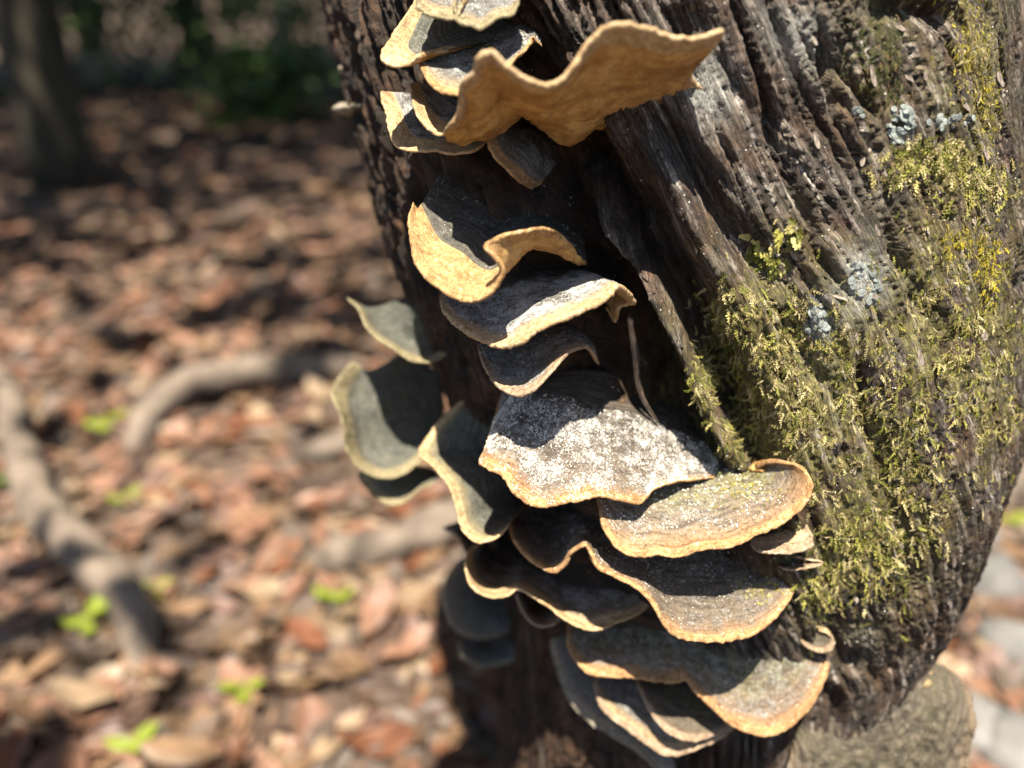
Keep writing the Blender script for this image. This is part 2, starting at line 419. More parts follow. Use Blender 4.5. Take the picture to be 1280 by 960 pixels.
def trunk_disp(q, z):
    s = np.interp(z, FZ, FQ); w = smooth(-0.12, 0.0, q) * smooth(0.30, 0.16, q)
    qq = q - s * (0.25 + 0.75 * w)
    qq = qq + 0.006 * noise2(q, z, 18, 10, 2, off=4.0)
    h = 0.007 * noise2(qq, z, 16, 5, 3, off=1.0) - hollow(q, z)
    zw = z + 0.004 * noise2(q, z, 120, 60, 2, off=31.0); q2 = qq + 0.0016 * noise2(q, z, 230, 130, 2, off=33.0)
    rough = smooth(-0.2, 0.35, noise2(q, z, 22, 14, 2, off=35.0)); flat = 1 - 0.62 * smooth(0.0, 0.06, q)
    h = h + 0.0030 * flat * (noise2(qq, z, 52, 6, 3, True, off=2.0) - 0.3)
    h = h + 0.0020 * (noise2(q2, zw, 150, 11, 2, True, off=3.0) - 0.3)
    h = h + (0.0012 + 0.0010 * rough) * noise2(q2 + 0.13 * zw, zw, 430, 38, 3, off=5.0)
    pit = noise2(q2 + 0.4 * zw, zw - 0.5 * q2, 300, 260, 3, off=6.0)
    h = h + 0.0012 * rough * pit - 0.0018 * smooth(0.25, 0.5, pit) * (0.2 + rough)
    wq = qq + 0.004 * noise2(q, z, 70, 30, 3, off=61.0) + 0.0012 * noise2(q, z, 300, 60, 2, off=62.0); wz = z + 0.012 * noise2(q, z, 90, 20, 2, off=63.0)
    for fq, fz, amp, gr, sd in ((58, 10.0, 0.0036 * flat, 0.0052 * flat, 3), (140, 24, 0.0020 * flat, 0.0028 * flat, 91), (330, 60, 0.0005, 0.0006, 200)):
        f1, f2, cid = worley(wq * fq, wz * fz, sd)
        h = h + amp * cid * (0.35 + 0.65 * rough) - gr * smooth(0.16, 0.0, f2 - f1)
    crack = noise2(qq, z, 75, 5.5, 2, off=8.0)
    h = h - 0.010 * smooth(0.07, 0.0, np.abs(crack)) * smooth(0.0, 0.2, noise2(q, z, 14, 8, 2, off=9.0))
    crack2 = noise2(q2, zw, 165, 15, 2, off=43.0)
    h = h - 0.0045 * smooth(0.10, 0.0, np.abs(crack2)) * smooth(-0.05, 0.2, noise2(q, z, 30, 18, 2, off=45.0))
    wob = 1 + 0.5 * noise2(q, z, 60, 40, 2, off=7.0)
    for sgn, L in ((-1, GROOVES), (1, RIDGES)):
        for pts, hw, dp in L:
            P = to_qz(pts); sel = (q > P[:, 0].min() - 0.05) & (q < P[:, 0].max() + 0.05) & (z > P[:, 1].min() - 0.05) & (z < P[:, 1].max() + 0.05)
            d, u = poly_dist(q[sel], z[sel], P)
            taper = np.clip(np.minimum(u, 1 - u) * 6 + 0.25, 0, 1)
            prof = np.exp(-(d / (hw * 0.0011 * wob[sel])) ** 2) if sgn < 0 else np.clip(1.25 - d / (hw * 0.0013 * wob[sel]), 0, 1)
            h[sel] += sgn * dp * 0.001 * taper * prof
    return h, qq

zz = np.r_[np.linspace(-0.05, 0.28, 34), np.arange(0.285, 1.03, 0.00108), np.linspace(1.04, 1.13, 10)]  # unseen broken top, invented low to shorten the trunk's shadow on the ground
aa = np.r_[np.radians(np.linspace(-178, -108, 24)), np.arange(math.radians(-105), math.radians(98), 0.00108 / 0.18), np.radians(np.linspace(100, 179, 24))]
AG, ZG = np.meshgrid(aa, zz, indexing='ij')
qf, zf = AG.ravel() * 0.18, ZG.ravel()
hd, qq = trunk_disp(qf, zf)
cx, cy, rr = tz(zf)
al = AG.ravel(); R_ = rr + hd + bulge(al)
TV = np.c_[cx + R_ * (np.cos(al) * TOC[0] + np.sin(al) * RT[0]), cy + R_ * (np.cos(al) * TOC[1] + np.sin(al) * RT[1]), zf]
jag = smooth(1.04, 1.13, zf); TV[:, 2] += jag * (0.10 * noise2(qf, zf * 0, 14, 0, 3, off=41.0) - 0.03)
rot_shade = smooth(0.02, -0.035, qf + 0.02 * noise2(qf, zf, 40, 25, 3, off=12.0) - 0.10 * (0.72 - zf) - 0.05 * smooth(0.56, 0.45, zf))
rot_shade = np.clip(np.maximum(rot_shade, np.exp(-(poly_dist(qf, zf, HOL)[0] / 0.036) ** 4)) + 0.5 * noise2(qf, zf, 60, 20, 3, off=51.0) * (rot_shade > 0.02), 0, 1)  # darkens the hollow along its length: painted shade on top of real rot
rot_shade = rot_shade * (1 - 0.8 * np.exp(-(poly_dist(qf, zf, to_qz(RIDGES[1][0]))[0] / 0.006) ** 2))
# wood right of the fungi is sound and grey, shade is painted along the hollow, wood behind them is dark with rot
pixc = lambda V: (640 + FPX * (V[:, 0]) / ((V - CAM) @ FWD), 480 - FPX * ((V - CAM) @ UPV) / ((V - CAM) @ FWD))
TPX, TPY = pixc(TV)

def blob(px, py, cx_, cy_, rx, ry):
    return np.exp(-(((px - cx_) / rx) ** 2 + ((py - cy_) / ry) ** 2))

def patch_polar(V):                            # masks are laid out once on the smooth trunk, then carried by the mesh
    return pixc(V)

mossy = np.clip(blob(TPX, TPY, 980, 480, 130, 150) + 0.8 * blob(TPX, TPY, 1200, 420, 110, 190) + 0.7 * blob(TPX, TPY, 1070, 680, 90, 110)
                + 0.9 * blob(TPX, TPY, 1215, 70, 45, 110) + 0.5 * blob(TPX, TPY, 1090, 60, 60, 80) + .4 * blob(TPX, TPY, 870, 480, 30, 80), 0, 1)
mossy *= smooth(-0.25, 0.3, noise2(qf, zf, 60, 45, 3, off=15.0) + 0.12)
pale = np.clip(blob(TPX, TPY, 1022, 405, 20, 38) + blob(TPX, TPY, 1080, 350, 28, 40) + 0.8 * blob(TPX, TPY, 880, 120, 30, 50) + .6 * blob(TPX, TPY, 1000, 40, 40, 40), 0, 1)
front = (np.abs(al) < math.radians(95))
mossy *= front; pale *= front
bx_ = TV[:, 1]
tree = tag(empty('tree', (0.15, 0.47, 0.0)), 'old weathered tree trunk with grooved grey bark carrying moss and bracket fungi', 'tree')
tree_off = np.array([0.15, 0.47, 0.0])
TF = grid_faces(len(aa), len(zz), False)
# close the seam at the back
m_ = len(zz); j_ = np.arange(m_ - 1); last = (len(aa) - 1) * m_
TF = np.r_[TF, np.c_[last + j_, j_, j_ + 1, last + j_ + 1]]
top = np.arange(len(aa)) * m_ + m_ - 1; ctr = TV[top].mean(0) - np.array([0, 0, 0.12])
TV = np.r_[TV, ctr[None]]; ci = len(TV) - 1; nx = np.roll(top, -1)
TF = np.r_[TF, np.c_[top[::2], nx[::2], np.roll(top, -2)[::2], np.full(len(top[::2]), ci)]]
qq = np.r_[qq, 0]; zf = np.r_[zf, 1.4]; rot_shade = np.r_[rot_shade, 1]; mossy = np.r_[mossy, 0]; pale = np.r_[pale, 0]
me = mesh_np('trunk', TV - tree_off, TF, M_WOOD, True, uv=np.c_[qq, zf], attrs={'rot_shade': rot_shade, 'mossy': mossy, 'pale': pale})
trunk_o = link('trunk', me, tree)
BVH = BVHTree.FromPolygons([tuple(v) for v in TV], TF.tolist())

def bark(px, py):
    d = ray(px, py); d = d / np.linalg.norm(d)
    loc, nor, i, dist = BVH.ray_cast(Vector(CAM), Vector(d), 1.2)
    if loc is None: return None, None
    n = np.array(nor); n = n if n @ d < 0 else -n
    return np.array(loc), n

# ------------------------------------------------------------------ bracket fungi
CHAR = (0.022, 0.025, 0.022); SLATE = (0.075, 0.078, 0.07); UMBER = (0.11, 0.072, 0.042); RUST = (0.36, 0.17, 0.055)
CREAM = (0.66, 0.50, 0.29); OCHRE = (0.50, 0.30, 0.115); STRAW = (0.60, 0.45, 0.22); TAUPE = (0.26, 0.20, 0.145)
R_OCH = mat_rim('rim_ochre', (0.26, 0.125, 0.04), (0.55, 0.34, 0.14))
R_CRE = mat_rim('rim_cream', (0.32, 0.19, 0.08), (0.60, 0.43, 0.23), seed=3)
R_RUS = mat_rim('rim_rust', (0.24, 0.11, 0.04), (0.56, 0.33, 0.14), seed=5)
R_BRN = mat_rim('rim_brown', (0.20, 0.135, 0.085), (0.46, 0.33, 0.21), seed=7)
R_OLV = mat_rim('rim_olive', (0.15, 0.125, 0.06), (0.33, 0.28, 0.155), seed=9)
R_GRY = mat_rim('rim_grey', (0.15, 0.13, 0.10), (0.36, 0.31, 0.23), seed=11)
P_OCH = mat_pore('pores_ochre', (0.36, 0.18, 0.055), (0.68, 0.43, 0.16))
P_TAN = mat_pore('pores_tan', (0.42, 0.28, 0.13), (0.68, 0.50, 0.27), seed=2)
P_DRK = mat_pore('pores_brown', (0.14, 0.085, 0.04), (0.34, 0.22, 0.11), 0.1, seed=4)

def row(spec, Y):
    a = np.array(spec.split(), float).reshape(-1, 2)
    if Y == 'T':
        o = []
        for x, y in a:
            Yh, qh, zh = trunk_hit(x, y); o.append(at_y(x, y, Yh + 0.012 + 0.8 * float(hollow(np.array([qh]), np.array([zh]))[0])))
        return np.array(o)
    Yv = np.interp(np.linspace(0, 1, len(a)), np.linspace(0, 1, len(Y)), np.array(Y) * 0.01)
    o = []
    for (x, y), v in zip(a, Yv):               # the trunk leans back, and the brackets with it
        z = at_y(x, y, v)[2]; o.append(at_y(x, y, v * (0.50 + 0.22 * (z - 0.35)) / (0.50 + 0.10 * (z - 0.35))))
    return np.array(o)

OCT_V = np.array([(1, 0, 0), (-1, 0, 0), (0, 1, 0), (0, -1, 0), (0, 0, 1), (0, 0, -1)], float)
OCT_F = np.array([(0, 2, 4), (2, 1, 4), (1, 3, 4), (3, 0, 4), (2, 0, 5), (1, 2, 5), (3, 1, 5), (0, 3, 5)])
M_GRIT = mat_plain('spore_grit', (0.42, 0.38, 0.32), (0.78, 0.75, 0.68), 900, 0.9)

def rand_rot(n):
    q = RNG.normal(size=(n, 4)); q /= np.linalg.norm(q, axis=1)[:, None]; w, x, y, z = q.T
    return np.stack([np.stack([1 - 2 * (y * y + z * z), 2 * (x * y - z * w), 2 * (x * z + y * w)], -1),
                     np.stack([2 * (x * y + z * w), 1 - 2 * (x * x + z * z), 2 * (y * z - x * w)], -1),
                     np.stack([2 * (x * z - y * w), 2 * (y * z + x * w), 1 - 2 * (x * x + y * y)], -1)], -2)

def grains(P, lo, hi):
    n = len(P); s = lo + (hi - lo) * RNG.random(n) ** 2.2
    V = np.einsum('nij,kj->nki', rand_rot(n), OCT_V) * (s[:, None, None] * (0.6 + 0.7 * RNG.random((n, 6, 1)))) + P[:, None]
    F = (OCT_F[None] + 6 * np.arange(n)[:, None, None]).reshape(-1, 3)
    return V.reshape(-1, 3), F

FUNGI = {}
def fungus(label, rows, cap, rim, pore, tm=0.86, th=(0.006, 0.0017), dome=0.0, rag=0.0007, ripple=0.0006, grit=0, gt=(0.2, 0.95), gs=(0.0, 1.0), gsz=(0.00018, 0.0005), fine=1.0, group='bracket fungi on the trunk', seed=0):
    pts = [row(s, y) for s, y in rows]
    base = pts[0]
    cxm = np.array([tz(p[2])[:2] for p in base]); inn = np.c_[cxm - base[:, :2], np.zeros(len(base))]
    inn /= np.linalg.norm(inn, axis=1)[:, None]
    rimk = knots(pts[-1]); Lr = np.linalg.norm(np.diff(pts[-1], axis=0), axis=1).sum()
    ns = int(np.clip(Lr / 0.0011 * fine, 36, 190)); nt = int(34 * max(fine, 0.6))
    u = np.linspace(0, 1, ns)
    C = [catmull(p, u, rimk if len(p) == len(pts[-1]) else None) for p in pts]
    seg = [0.0]
    for a, b in zip(C[:-1], C[1:]): seg.append(seg[-1] + max(np.linalg.norm(a - b, axis=1).mean(), 0.004))
    k = np.array(seg) / seg[-1]
    t = np.linspace(0, 1, nt) ** 0.85
    T_ = np.zeros((ns, nt, 3))
    for i in range(ns):
        T_[i] = catmull(np.array([c[i] for c in C]), t, k)
    out = T_[:, -1] - T_[:, max(nt // 2, 1)]; out /= np.maximum(np.linalg.norm(out, axis=1), 1e-6)[:, None]
    sa = u * Lr
    e = rag * (fbm(np.c_[sa * 350 + seed, np.full(ns, 3.1 + seed), np.zeros(ns)], 3) + 0.8 * fbm(np.c_[sa * 90 + seed, np.full(ns, 9.1), np.zeros(ns)], 2)) * 1.6
    T_ += out[:, None] * e[:, None, None] * (t ** 5)[None, :, None]
    def nrm(G):
        gs_ = np.gradient(G, axis=0); gt_ = np.gradient(G, axis=1); n = np.cross(gt_, gs_)
        return n / np.maximum(np.linalg.norm(n, axis=2), 1e-12)[..., None]
    N_ = nrm(T_)
    bumpy = ripple * (fbm(T_ * 160 + seed, 3) * 1.2 + 0.18 * np.sin(t[None] * 46 + 3 * fbm(T_ * 60 + seed, 2)) * smooth(0.35, 0.8, t)[None])
    T_ += N_ * (bumpy + dome * np.sin(np.pi * np.clip(t, 0, 1))[None])[..., None]
    N_ = nrm(T_)
    for _ in range(2): N_[1:-1] = (N_[:-2] + 2 * N_[1:-1] + N_[2:]) / 4
    endt = smooth(0, 0.05, np.minimum(u, 1 - u)) * 0.75 + 0.25
    thk = (th[0] + (th[1] - th[0]) * t[None] ** 0.75) * endt[:, None]
    thk = thk * (1 + 0.25 * fbm(T_ * 220 + seed, 2))
    U_ = T_ - N_ * thk[..., None]
    U_[:, :] += N_ * (0.0005 * fbm(U_ * 240 + 5 + seed, 3))[..., None]
    oe = T_[:, -1] - T_[:, -3]; oe /= np.maximum(np.linalg.norm(oe, axis=1), 1e-9)[:, None]
    lip = []
    for w in (35, 70, 110, 145):
        w = math.radians(w); h = thk[:, -1] / 2
        lip.append((T_[:, -1] + U_[:, -1]) / 2 + N_[:, -1] * (h * math.cos(w))[:, None] + oe * (h * math.sin(w) * 1.1)[:, None])
    G = np.concatenate([T_, np.stack(lip, 1), U_[:, ::-1]], 1); nc = G.shape[1]
    GN = np.cross(np.gradient(G, axis=1), np.gradient(G, axis=0)); GN /= np.maximum(np.linalg.norm(GN, axis=2), 1e-12)[..., None]
    tt = np.r_[t, 1, 1, 1, 1, t[::-1]]
    org = base.mean(0); root = tag(empty('bracket_fungus', org), label, 'fungus', group)
    im = int(np.searchsorted(t, tm)); iu = nt + 4 + (nt - 1 - int(np.searchsorted(t, 0.93)))
    for nm, c0, c1, mt in (('cap', 0, im, cap), ('margin', im, iu, rim), ('pore_surface', iu, nc - 1, pore)):
        sub = G[:, c0:c1 + 1].reshape(-1, 3) - org; m = c1 - c0 + 1
        uv = np.stack(np.broadcast_arrays(u[:, None] * Lr * 12, tt[None, c0:c1 + 1]), -1).reshape(-1, 2)
        link(nm, mesh_np(nm, sub, grid_faces(ns, m, True), mt, True, GN[:, c0:c1 + 1].reshape(-1, 3), uv), root)
    if grit:
        a = RNG.integers(int(gs[0] * (ns - 1)), int(gs[1] * (ns - 1)), grit); b = np.searchsorted(t, gt[0] + (gt[1] - gt[0]) * RNG.random(grit)); b = np.clip(b, 0, nt - 2)
        f, g = RNG.random((2, grit, 1)); a = np.minimum(a, ns - 2)
        Pg = (T_[a, b] * (1 - f) + T_[a + 1, b] * f) * (1 - g) + (T_[a, b + 1] * (1 - f) + T_[a + 1, b + 1] * f) * g
        keep = fbm(Pg * 110 + 3 + seed, 3) + 0.25 > 0.5 * RNG.random(grit); Pg = Pg[keep]
        V, F = grains(Pg - org, *gsz)
        tag(link('spore_grit', mesh_np('spore_grit', V, F, M_GRIT, False), root), kind='stuff')
    FUNGI[label] = (T_, N_, t)
    return root

def capm(nm, **kw):
    d = dict(inner=CHAR, outer=(0.05, 0.052, 0.046), edge=RUST, elo=0.88); d.update(kw); return mat_cap('cap_' + nm, **d)

C_SLATE = capm('slate', inner=(0.032, 0.036, 0.034), outer=(0.07, 0.074, 0.068), dust=1.0, dlo=0.05, seed=1.0)
C_FAR = capm('far_slate', inner=(0.05, 0.056, 0.056), outer=(0.11, 0.115, 0.11), edge=(0.17, 0.155, 0.13), dust=0.6, seed=14.0)
C_TAN = capm('tan_lobe', inner=(0.27, 0.18, 0.09), outer=(0.40, 0.28, 0.15), edge=(0.46, 0.32, 0.17), dust=0.4, seed=15.0)
C_BLUE = capm('dusty', inner=(0.03, 0.032, 0.03), outer=(0.075, 0.078, 0.072), edge=(0.30, 0.21, 0.11), elo=0.9, dust=0.85, dlo=0.05, dhi=0.95, seed=2.0)
C_WHITE = capm('white_dusted', inner=(0.022, 0.019, 0.016), outer=(0.10, 0.075, 0.055), edge=RUST, elo=0.95, dust=0.85, dlo=0.25, dhi=0.99, dcol=(0.58, 0.56, 0.52), seed=3.0)
C_BARKY = capm('mossy_brown', inner=(0.05, 0.042, 0.032), outer=(0.125, 0.094, 0.065), edge=(0.28, 0.14, 0.052), dust=0.7, dlo=0.05, dhi=0.85, zone=0.5, green=0.35, elo=0.94, seed=4.0)
C_DARKZ = capm('dark_zoned', inner=(0.016, 0.015, 0.013), outer=(0.10, 0.075, 0.052), edge=(0.30, 0.16, 0.065), dust=0.62, dlo=0.1, dhi=0.97, zone=0.3, elo=0.94, seed=5.0)  # shade from the bracket above is partly put into these dark tones
C_LOBE = capm('brown_lobe', inner=(0.024, 0.021, 0.018), outer=(0.15, 0.098, 0.06), edge=(0.36, 0.17, 0.06), dust=0.75, dlo=0.2, dhi=0.9, zone=0.45, green=0.2, elo=0.90, seed=6.0)
C_GREEN = capm('dark_green', inner=(0.026, 0.036, 0.031), outer=(0.075, 0.08, 0.066), edge=(0.22, 0.18, 0.09), dust=0.55, dlo=0.2, seed=7.0)
C_OLD = capm('old_grey', inner=(0.035, 0.03, 0.023), outer=(0.06, 0.048, 0.035), edge=(0.11, 0.08, 0.05), dust=0.4, dlo=0.0, dhi=0.95, zone=0.3, green=0.06, seed=8.0)
C_MID = capm('smoky', inner=(0.04, 0.037, 0.032), outer=(0.11, 0.096, 0.076), edge=(0.38, 0.25, 0.12), dust=0.85, seed=9.0)

# the big ochre shelf at the top, its margin curled up so that the pores show
fungus('large ochre bracket fungus with wavy upturned rim, pores showing, highest on the trunk front',
       [('598 118 640 100 700 98 760 92 820 95 850 100', 'T'), ('566 171 585 164 612 158 650 131 680 147 711 168 738 150 775 147 810 143 842 137 866 135', (36, 35, 35.5, 36.5, 36.8, 36.8, 36.8, 36.8)),
        ('553 166 572 138 575 104 590 90 595 72 615 62 631 75 656 94 681 103 706 91 728 59 753 34 784 28 810 33 840 45 870 45 900 37 886 62 864 92 877 112 871 133', (32.5, 31, 30, 30, 30, 30.5, 30.5, 31, 32, 34, 35.5))],
       C_MID, R_CRE, P_OCH, tm=0.9, rag=0.0012, th=(0.008, 0.0028), fine=1.2, seed=1)
fungus('small grey green bracket cut off by the top edge of the picture',
       [('560 -50 600 -50', 'T'), ('530 -20 522 2 530 14 550 20 568 20 576 2', (36, 35, 34.5, 34.5, 35))], C_MID, R_OLV, P_TAN, tm=.9, fine=.7, seed=2)
fungus('gritty grey bracket touching the top edge, above the blue grey dusty one',
       [('585 -50 640 -40', 'T'), ('570 -2 572 24 588 30 600 35 618 22 640 15 648 -4 650 -25', (35, 34, 34, 34.5, 36))], C_BLUE, R_OLV, P_TAN, tm=.9, fine=.8, grit=250, seed=3)
fungus('teal grey bracket with sunlit cream edge rolled under at its tip',
       [('570 -10 600 10 640 30 650 45', 'T'), ('530 -20 519 2 500 30 485 52 477 68 485 78 500 81 515 75 526 66 560 62', (40, 38, 36.5, 35.5, 35, 35, 35.2, 36))], C_GREEN, R_CRE, P_OCH, tm=.78, seed=4)
fungus('blue grey dust covered bracket left of the large ochre one',
       [('590 45 625 30 655 28 675 40', 'T'), ('522 70 530 90 540 105 555 114 575 117 600 112 640 76 655 62 666 46 677 58', (37, 34.5, 33.5, 33, 33, 33.5, 35.5, 36.5, 37))], C_BLUE, R_OCH, P_OCH, tm=.93, grit=300, seed=5)
fungus('small dark bracket with thick cream rim below the blue grey one',
       [('555 108 575 112 600 118', 'T'), ('514 103 517 125 528 150 547 166 562 162 576 146', (37, 35.5, 34.5, 34, 34, 34.5))], C_SLATE, R_CRE, P_TAN, tm=.74, seed=6)
fungus('pointed bracket jutting furthest to the side, with tan underside',
       [('540 118 590 140 615 150', 'T'), ('476 114 484 140 489 165 500 183 520 186 545 187 565 190 590 187 608 178', (39, 37.5, 36.5, 36, 35.5, 35.5, 36))], C_SLATE, R_CRE, P_OCH, tm=.76, seed=7)
fungus('narrow black tongue of fungus with tan edge hanging under the ochre shelf',
       [('655 150 685 165 700 200', 'T'), ('610 158 612 180 622 198 640 215 655 228 665 234 678 226', (36, 35, 34.5, 34.5, 35, 36, 37))], C_MID, R_OCH, P_DRK, tm=.85, seed=8)
fungus('dark bracket with broad orange rim folded back into a lip',
       [('556 205 590 222 630 235 670 250 700 265 728 285', 'T'),
        ('524 258 528 268 532 280 540 297 552 310 570 320 584 330 600 342 612 344 622 339 630 334 638 328 646 318 653 309 660 306 668 304 690 309 706 315 718 321 733 329', (36.5, 34.5, 33, 32.3, 32, 32.2, 33, 34.2, 36)),
        ('517 253 513 277 517 308 525 333 550 358 575 372 594 374 609 366 622 350 626 336 616 324 606 312 609 303 625 294 650 288 669 284 690 286 706 297 714 311 732 327', (36, 32.5, 31, 30.4, 30.2, 30.2, 30.8, 31.4, 33, 35.6))],
       capm('orange_edge', dust=0.55, outer=(0.06, 0.06, 0.05), edge=(0.46, 0.26, 0.09), seed=10.0), R_OCH, P_OCH, tm=.70, th=(0.005, 0.0022), fine=1.3, grit=260, gt=(.1, .6), seed=9)
fungus('white dusted bracket with cream ragged rim, beneath the orange rimmed one',
       [('572 345 620 332 680 326 740 336 768 346', 'T'), ('550 370 553 383 566 399 587 414 612 427 631 431 650 425 669 411 687 402 712 392 740 380 760 367 772 356 786 363 795 379 777 385 769 402 757 386', (36, 33.5, 32, 31, 30.5, 30.5, 31.2, 32, 33, 34.2, 35, 35.5))],
       capm('white_band', dust=1.1, dlo=.25, dhi=.9, edge=(0.55, 0.36, 0.2), seed=11.0), R_CRE, P_TAN, tm=.90, th=(0.006, 0.0028), rag=0.0012, grit=500, gt=(.45, .95), fine=1.2, seed=10)
fungus('small grey dusty bracket with thin brown rim, third under the orange rimmed one',
       [('612 420 650 408 700 402 738 412', 'T'), ('597 430 602 446 612 467 628 485 647 492 662 488 678 474 694 455 712 438 731 432 744 442 749 456', (36.5, 33.4, 31.6, 30.6, 30.3, 30.9, 32, 34, 35.5))],
       C_BLUE, R_BRN, P_OCH, tm=.92, th=(0.005, 0.002), grit=250, seed=11)
fungus('broad bracket thickly covered in white spore grit, at the middle of the cluster',
       [('638 482 690 466 745 463 800 476 862 512 912 566', 'T'), ('627 488 619 518 605 562 599 574 606 582 625 590 634 600 644 615 660 628 681 631 703 628 728 623 747 619 775 624 800 628 808 620 818 611 850 601 892 597', (36.5, 33, 31.2, 30.3, 29.8, 29.6, 29.8, 30.2, 30.6, 31.3, 33.2))],
       C_WHITE, R_RUS, P_OCH, tm=.955, th=(0.008, 0.002), dome=0.003, grit=13000, gt=(.3, .99), gs=(.12, .98), gsz=(.00018, .00062), fine=1.3, seed=12)
fungus('zoned brown bracket with upturned end and moss tuft, right beside the grit covered one',
       [('765 560 800 545 850 548 890 575 925 585', 'T'), ('745 621 750 640 759 665 775 685 794 693 819 691 850 693 875 685 912 681 944 667 975 652 1000 634 1012 612 1009 596 997 584 978 579 958 581 940 592', (32, 30.4, 29.4, 29, 29, 29, 29.3, 29.8, 30.4, 31.2, 32.2, 33.4))],
       C_BARKY, R_RUS, P_OCH, tm=.955, th=(0.008, 0.0022), dome=0.002, grit=3200, gt=(.05, .9), gs=(.0, .7), gsz=(.0002, .00075), fine=1.3, seed=13)
fungus('small tan pitted lobe tucked under the upturned end of the zoned brown bracket',
       [('935 668 960 656 990 650', 'T'), ('938 680 952 688 970 690 1000 688 1014 680 1013 668 1002 653', (30.5, 30, 30, 30.3, 30.8, 31.6))], C_TAN, R_BRN, P_TAN, tm=.8, dome=.003, rag=.0014, seed=14)
fungus('thin pale splinter of fungus pointing at the moss beside the large dark bracket',
       [('965 702 985 694', 'T'), ('975 709 990 711 1008 709 1027 704 1008 700 992 697', (31, 30.8, 31, 31.6))], C_OLD, R_BRN, P_TAN, tm=.5, th=(.003, .0012), seed=15)
fungus('large dark bracket with wavy brown rim, widest in the lower cluster',
       [('655 640 720 632 800 640 900 652 978 684', 'T'), ('637 645 640 660 647 678 666 699 690 713 704 704 712 690 731 679 741 690 747 706 769 718 794 731 809 743 822 759 834 781 850 795 875 799 912 799 944 790 969 771 984 752 994 728 993 706', (35.5, 33, 31.5, 31, 30.7, 30.4, 29.6, 28.8, 28.3, 28.2, 28.7, 29.6, 31, 33))],
       C_DARKZ, R_RUS, P_OCH, tm=.95, th=(0.007, 0.0022), dome=-0.002, grit=1500, gt=(.3, .97), gs=(.2, 1), fine=1.3, seed=16)
fungus('dark cupped bracket with pale curling edge, beside the grit covered one',
       [('640 498 648 540 655 585 655 625', 'T'), ('625 489 600 492 575 503 555 520 535 545 525 562 526 569 541 581 562 606 572 634 578 659 588 671 600 676 619 671 635 659', (40.5, 41.5, 40.5, 38.5, 37, 35.8, 34.5, 33.5, 32.6, 32.3, 32.6))],
       C_GREEN, R_CRE, P_TAN, tm=.92, seed=17)
fungus('smoky bracket with a spot of white dust, directly under the wavy brown rim',
       [('612 684 680 692 740 706 805 728', 'T'), ('600 679 585 694 585 719 596 737 615 745 634 742 646 735 665 743 687 757 709 774 727 783 746 786 771 777 796 766 817 750', (37, 34.5, 33, 32.8, 33, 32.5, 31.8, 31.6, 32.5, 34.2))],
       capm('spot', inner=(0.04, 0.034, 0.028), outer=(0.17, 0.135, 0.095), edge=(0.5, 0.36, 0.19), dust=0.95, dlo=.35, dhi=.8, seed=12.0), R_CRE, P_DRK, tm=.90, grit=150, gt=(.5, .8), seed=18)
fungus('tiny pale edged bracket peeping out below the smoky one',
       [('655 733 700 742', 'T'), ('646 741 656 766 671 780 687 780 702 770 709 757', (36.5, 35.3, 34.6, 35, 36))], C_MID, R_BRN, P_DRK, tm=.85, seed=19)
fungus('long low bracket ending in a sunlit brown lobe with orange rim',
       [('728 756 800 764 860 772 930 788 970 784 1012 790', 'T'), ('710 776 712 807 724 829 740 841 765 844 790 844 815 848 840 851 859 849 871 863 890 882 909 901 930 913 950 918 970 917 986 908 1011 885 1027 857 1035 835 1033 819 1020 803', (36, 33.5, 32.3, 31.8, 31.4, 31, 30.8, 30.4, 30, 30, 30.2, 31, 32.2, 33.6))],
       C_LOBE, R_RUS, P_OCH, tm=.93, th=(0.007, 0.0024), grit=900, gt=(.3, .95), fine=1.2, seed=20)
fungus('small rounded lobe with pinkish rim behind the sunlit brown lobe',
       [('990 776 1018 768', 'T'), ('1000 800 1020 813 1036 814 1042 803 1034 791 1018 785', (31.8, 31.4, 31.6, 32.4))], C_OLD, R_BRN, P_TAN, tm=.85, seed=21)
fungus('layered brown bracket in shade under the long low bracket',
       [('770 825 830 835 895 855', 'T'), ('743 845 746 866 759 891 784 910 809 929 827 941 846 943 871 935 893 926 917 911', (34.5, 32.5, 31.5, 31, 31, 32.5))], C_MID, R_BRN, P_DRK, tm=.9, seed=22)
fungus('inner tan layer resting on the layered brown bracket in shade',
       [('810 828 860 838 900 858', 'T'), ('796 848 809 879 827 907 852 922 877 924 910 908', (33.5, 31.6, 30.6, 30.6, 32))], C_OLD, R_BRN, P_DRK, tm=.9, seed=23)
fungus('dim grey bracket at the bottom edge beside bare dark wood',
       [('715 790 765 835 830 890', 'T'), ('687 800 700 847 715 879 740 904 771 922 796 938 822 962 850 985', (38.5, 36.5, 35, 34, 33.4, 33, 32.5))], capm('dim', inner=(.07, .068, .062), outer=(.13, .12, .105), edge=(.3, .22, .14), dust=.5, seed=13.), R_GRY, P_DRK, tm=.9, seed=24)
fungus('out of focus bracket with olive cream edge on the shaded flank, upper one',
       [('505 372 535 380 562 388 578 398', 'T'), ('462 384 470 394 478 405 490 416 505 424 518 429 530 431 545 428 560 418 574 406', (46, 45, 44.4, 44, 43.8, 44)), ('434 372 450 386 459 408 475 424 494 436 509 446 525 452 544 449 562 436 577 418', (45, 43, 42, 41.4, 41.2, 41.5, 42.5))], C_GREEN, R_OLV, P_TAN, tm=.88, fine=.7, seed=25)
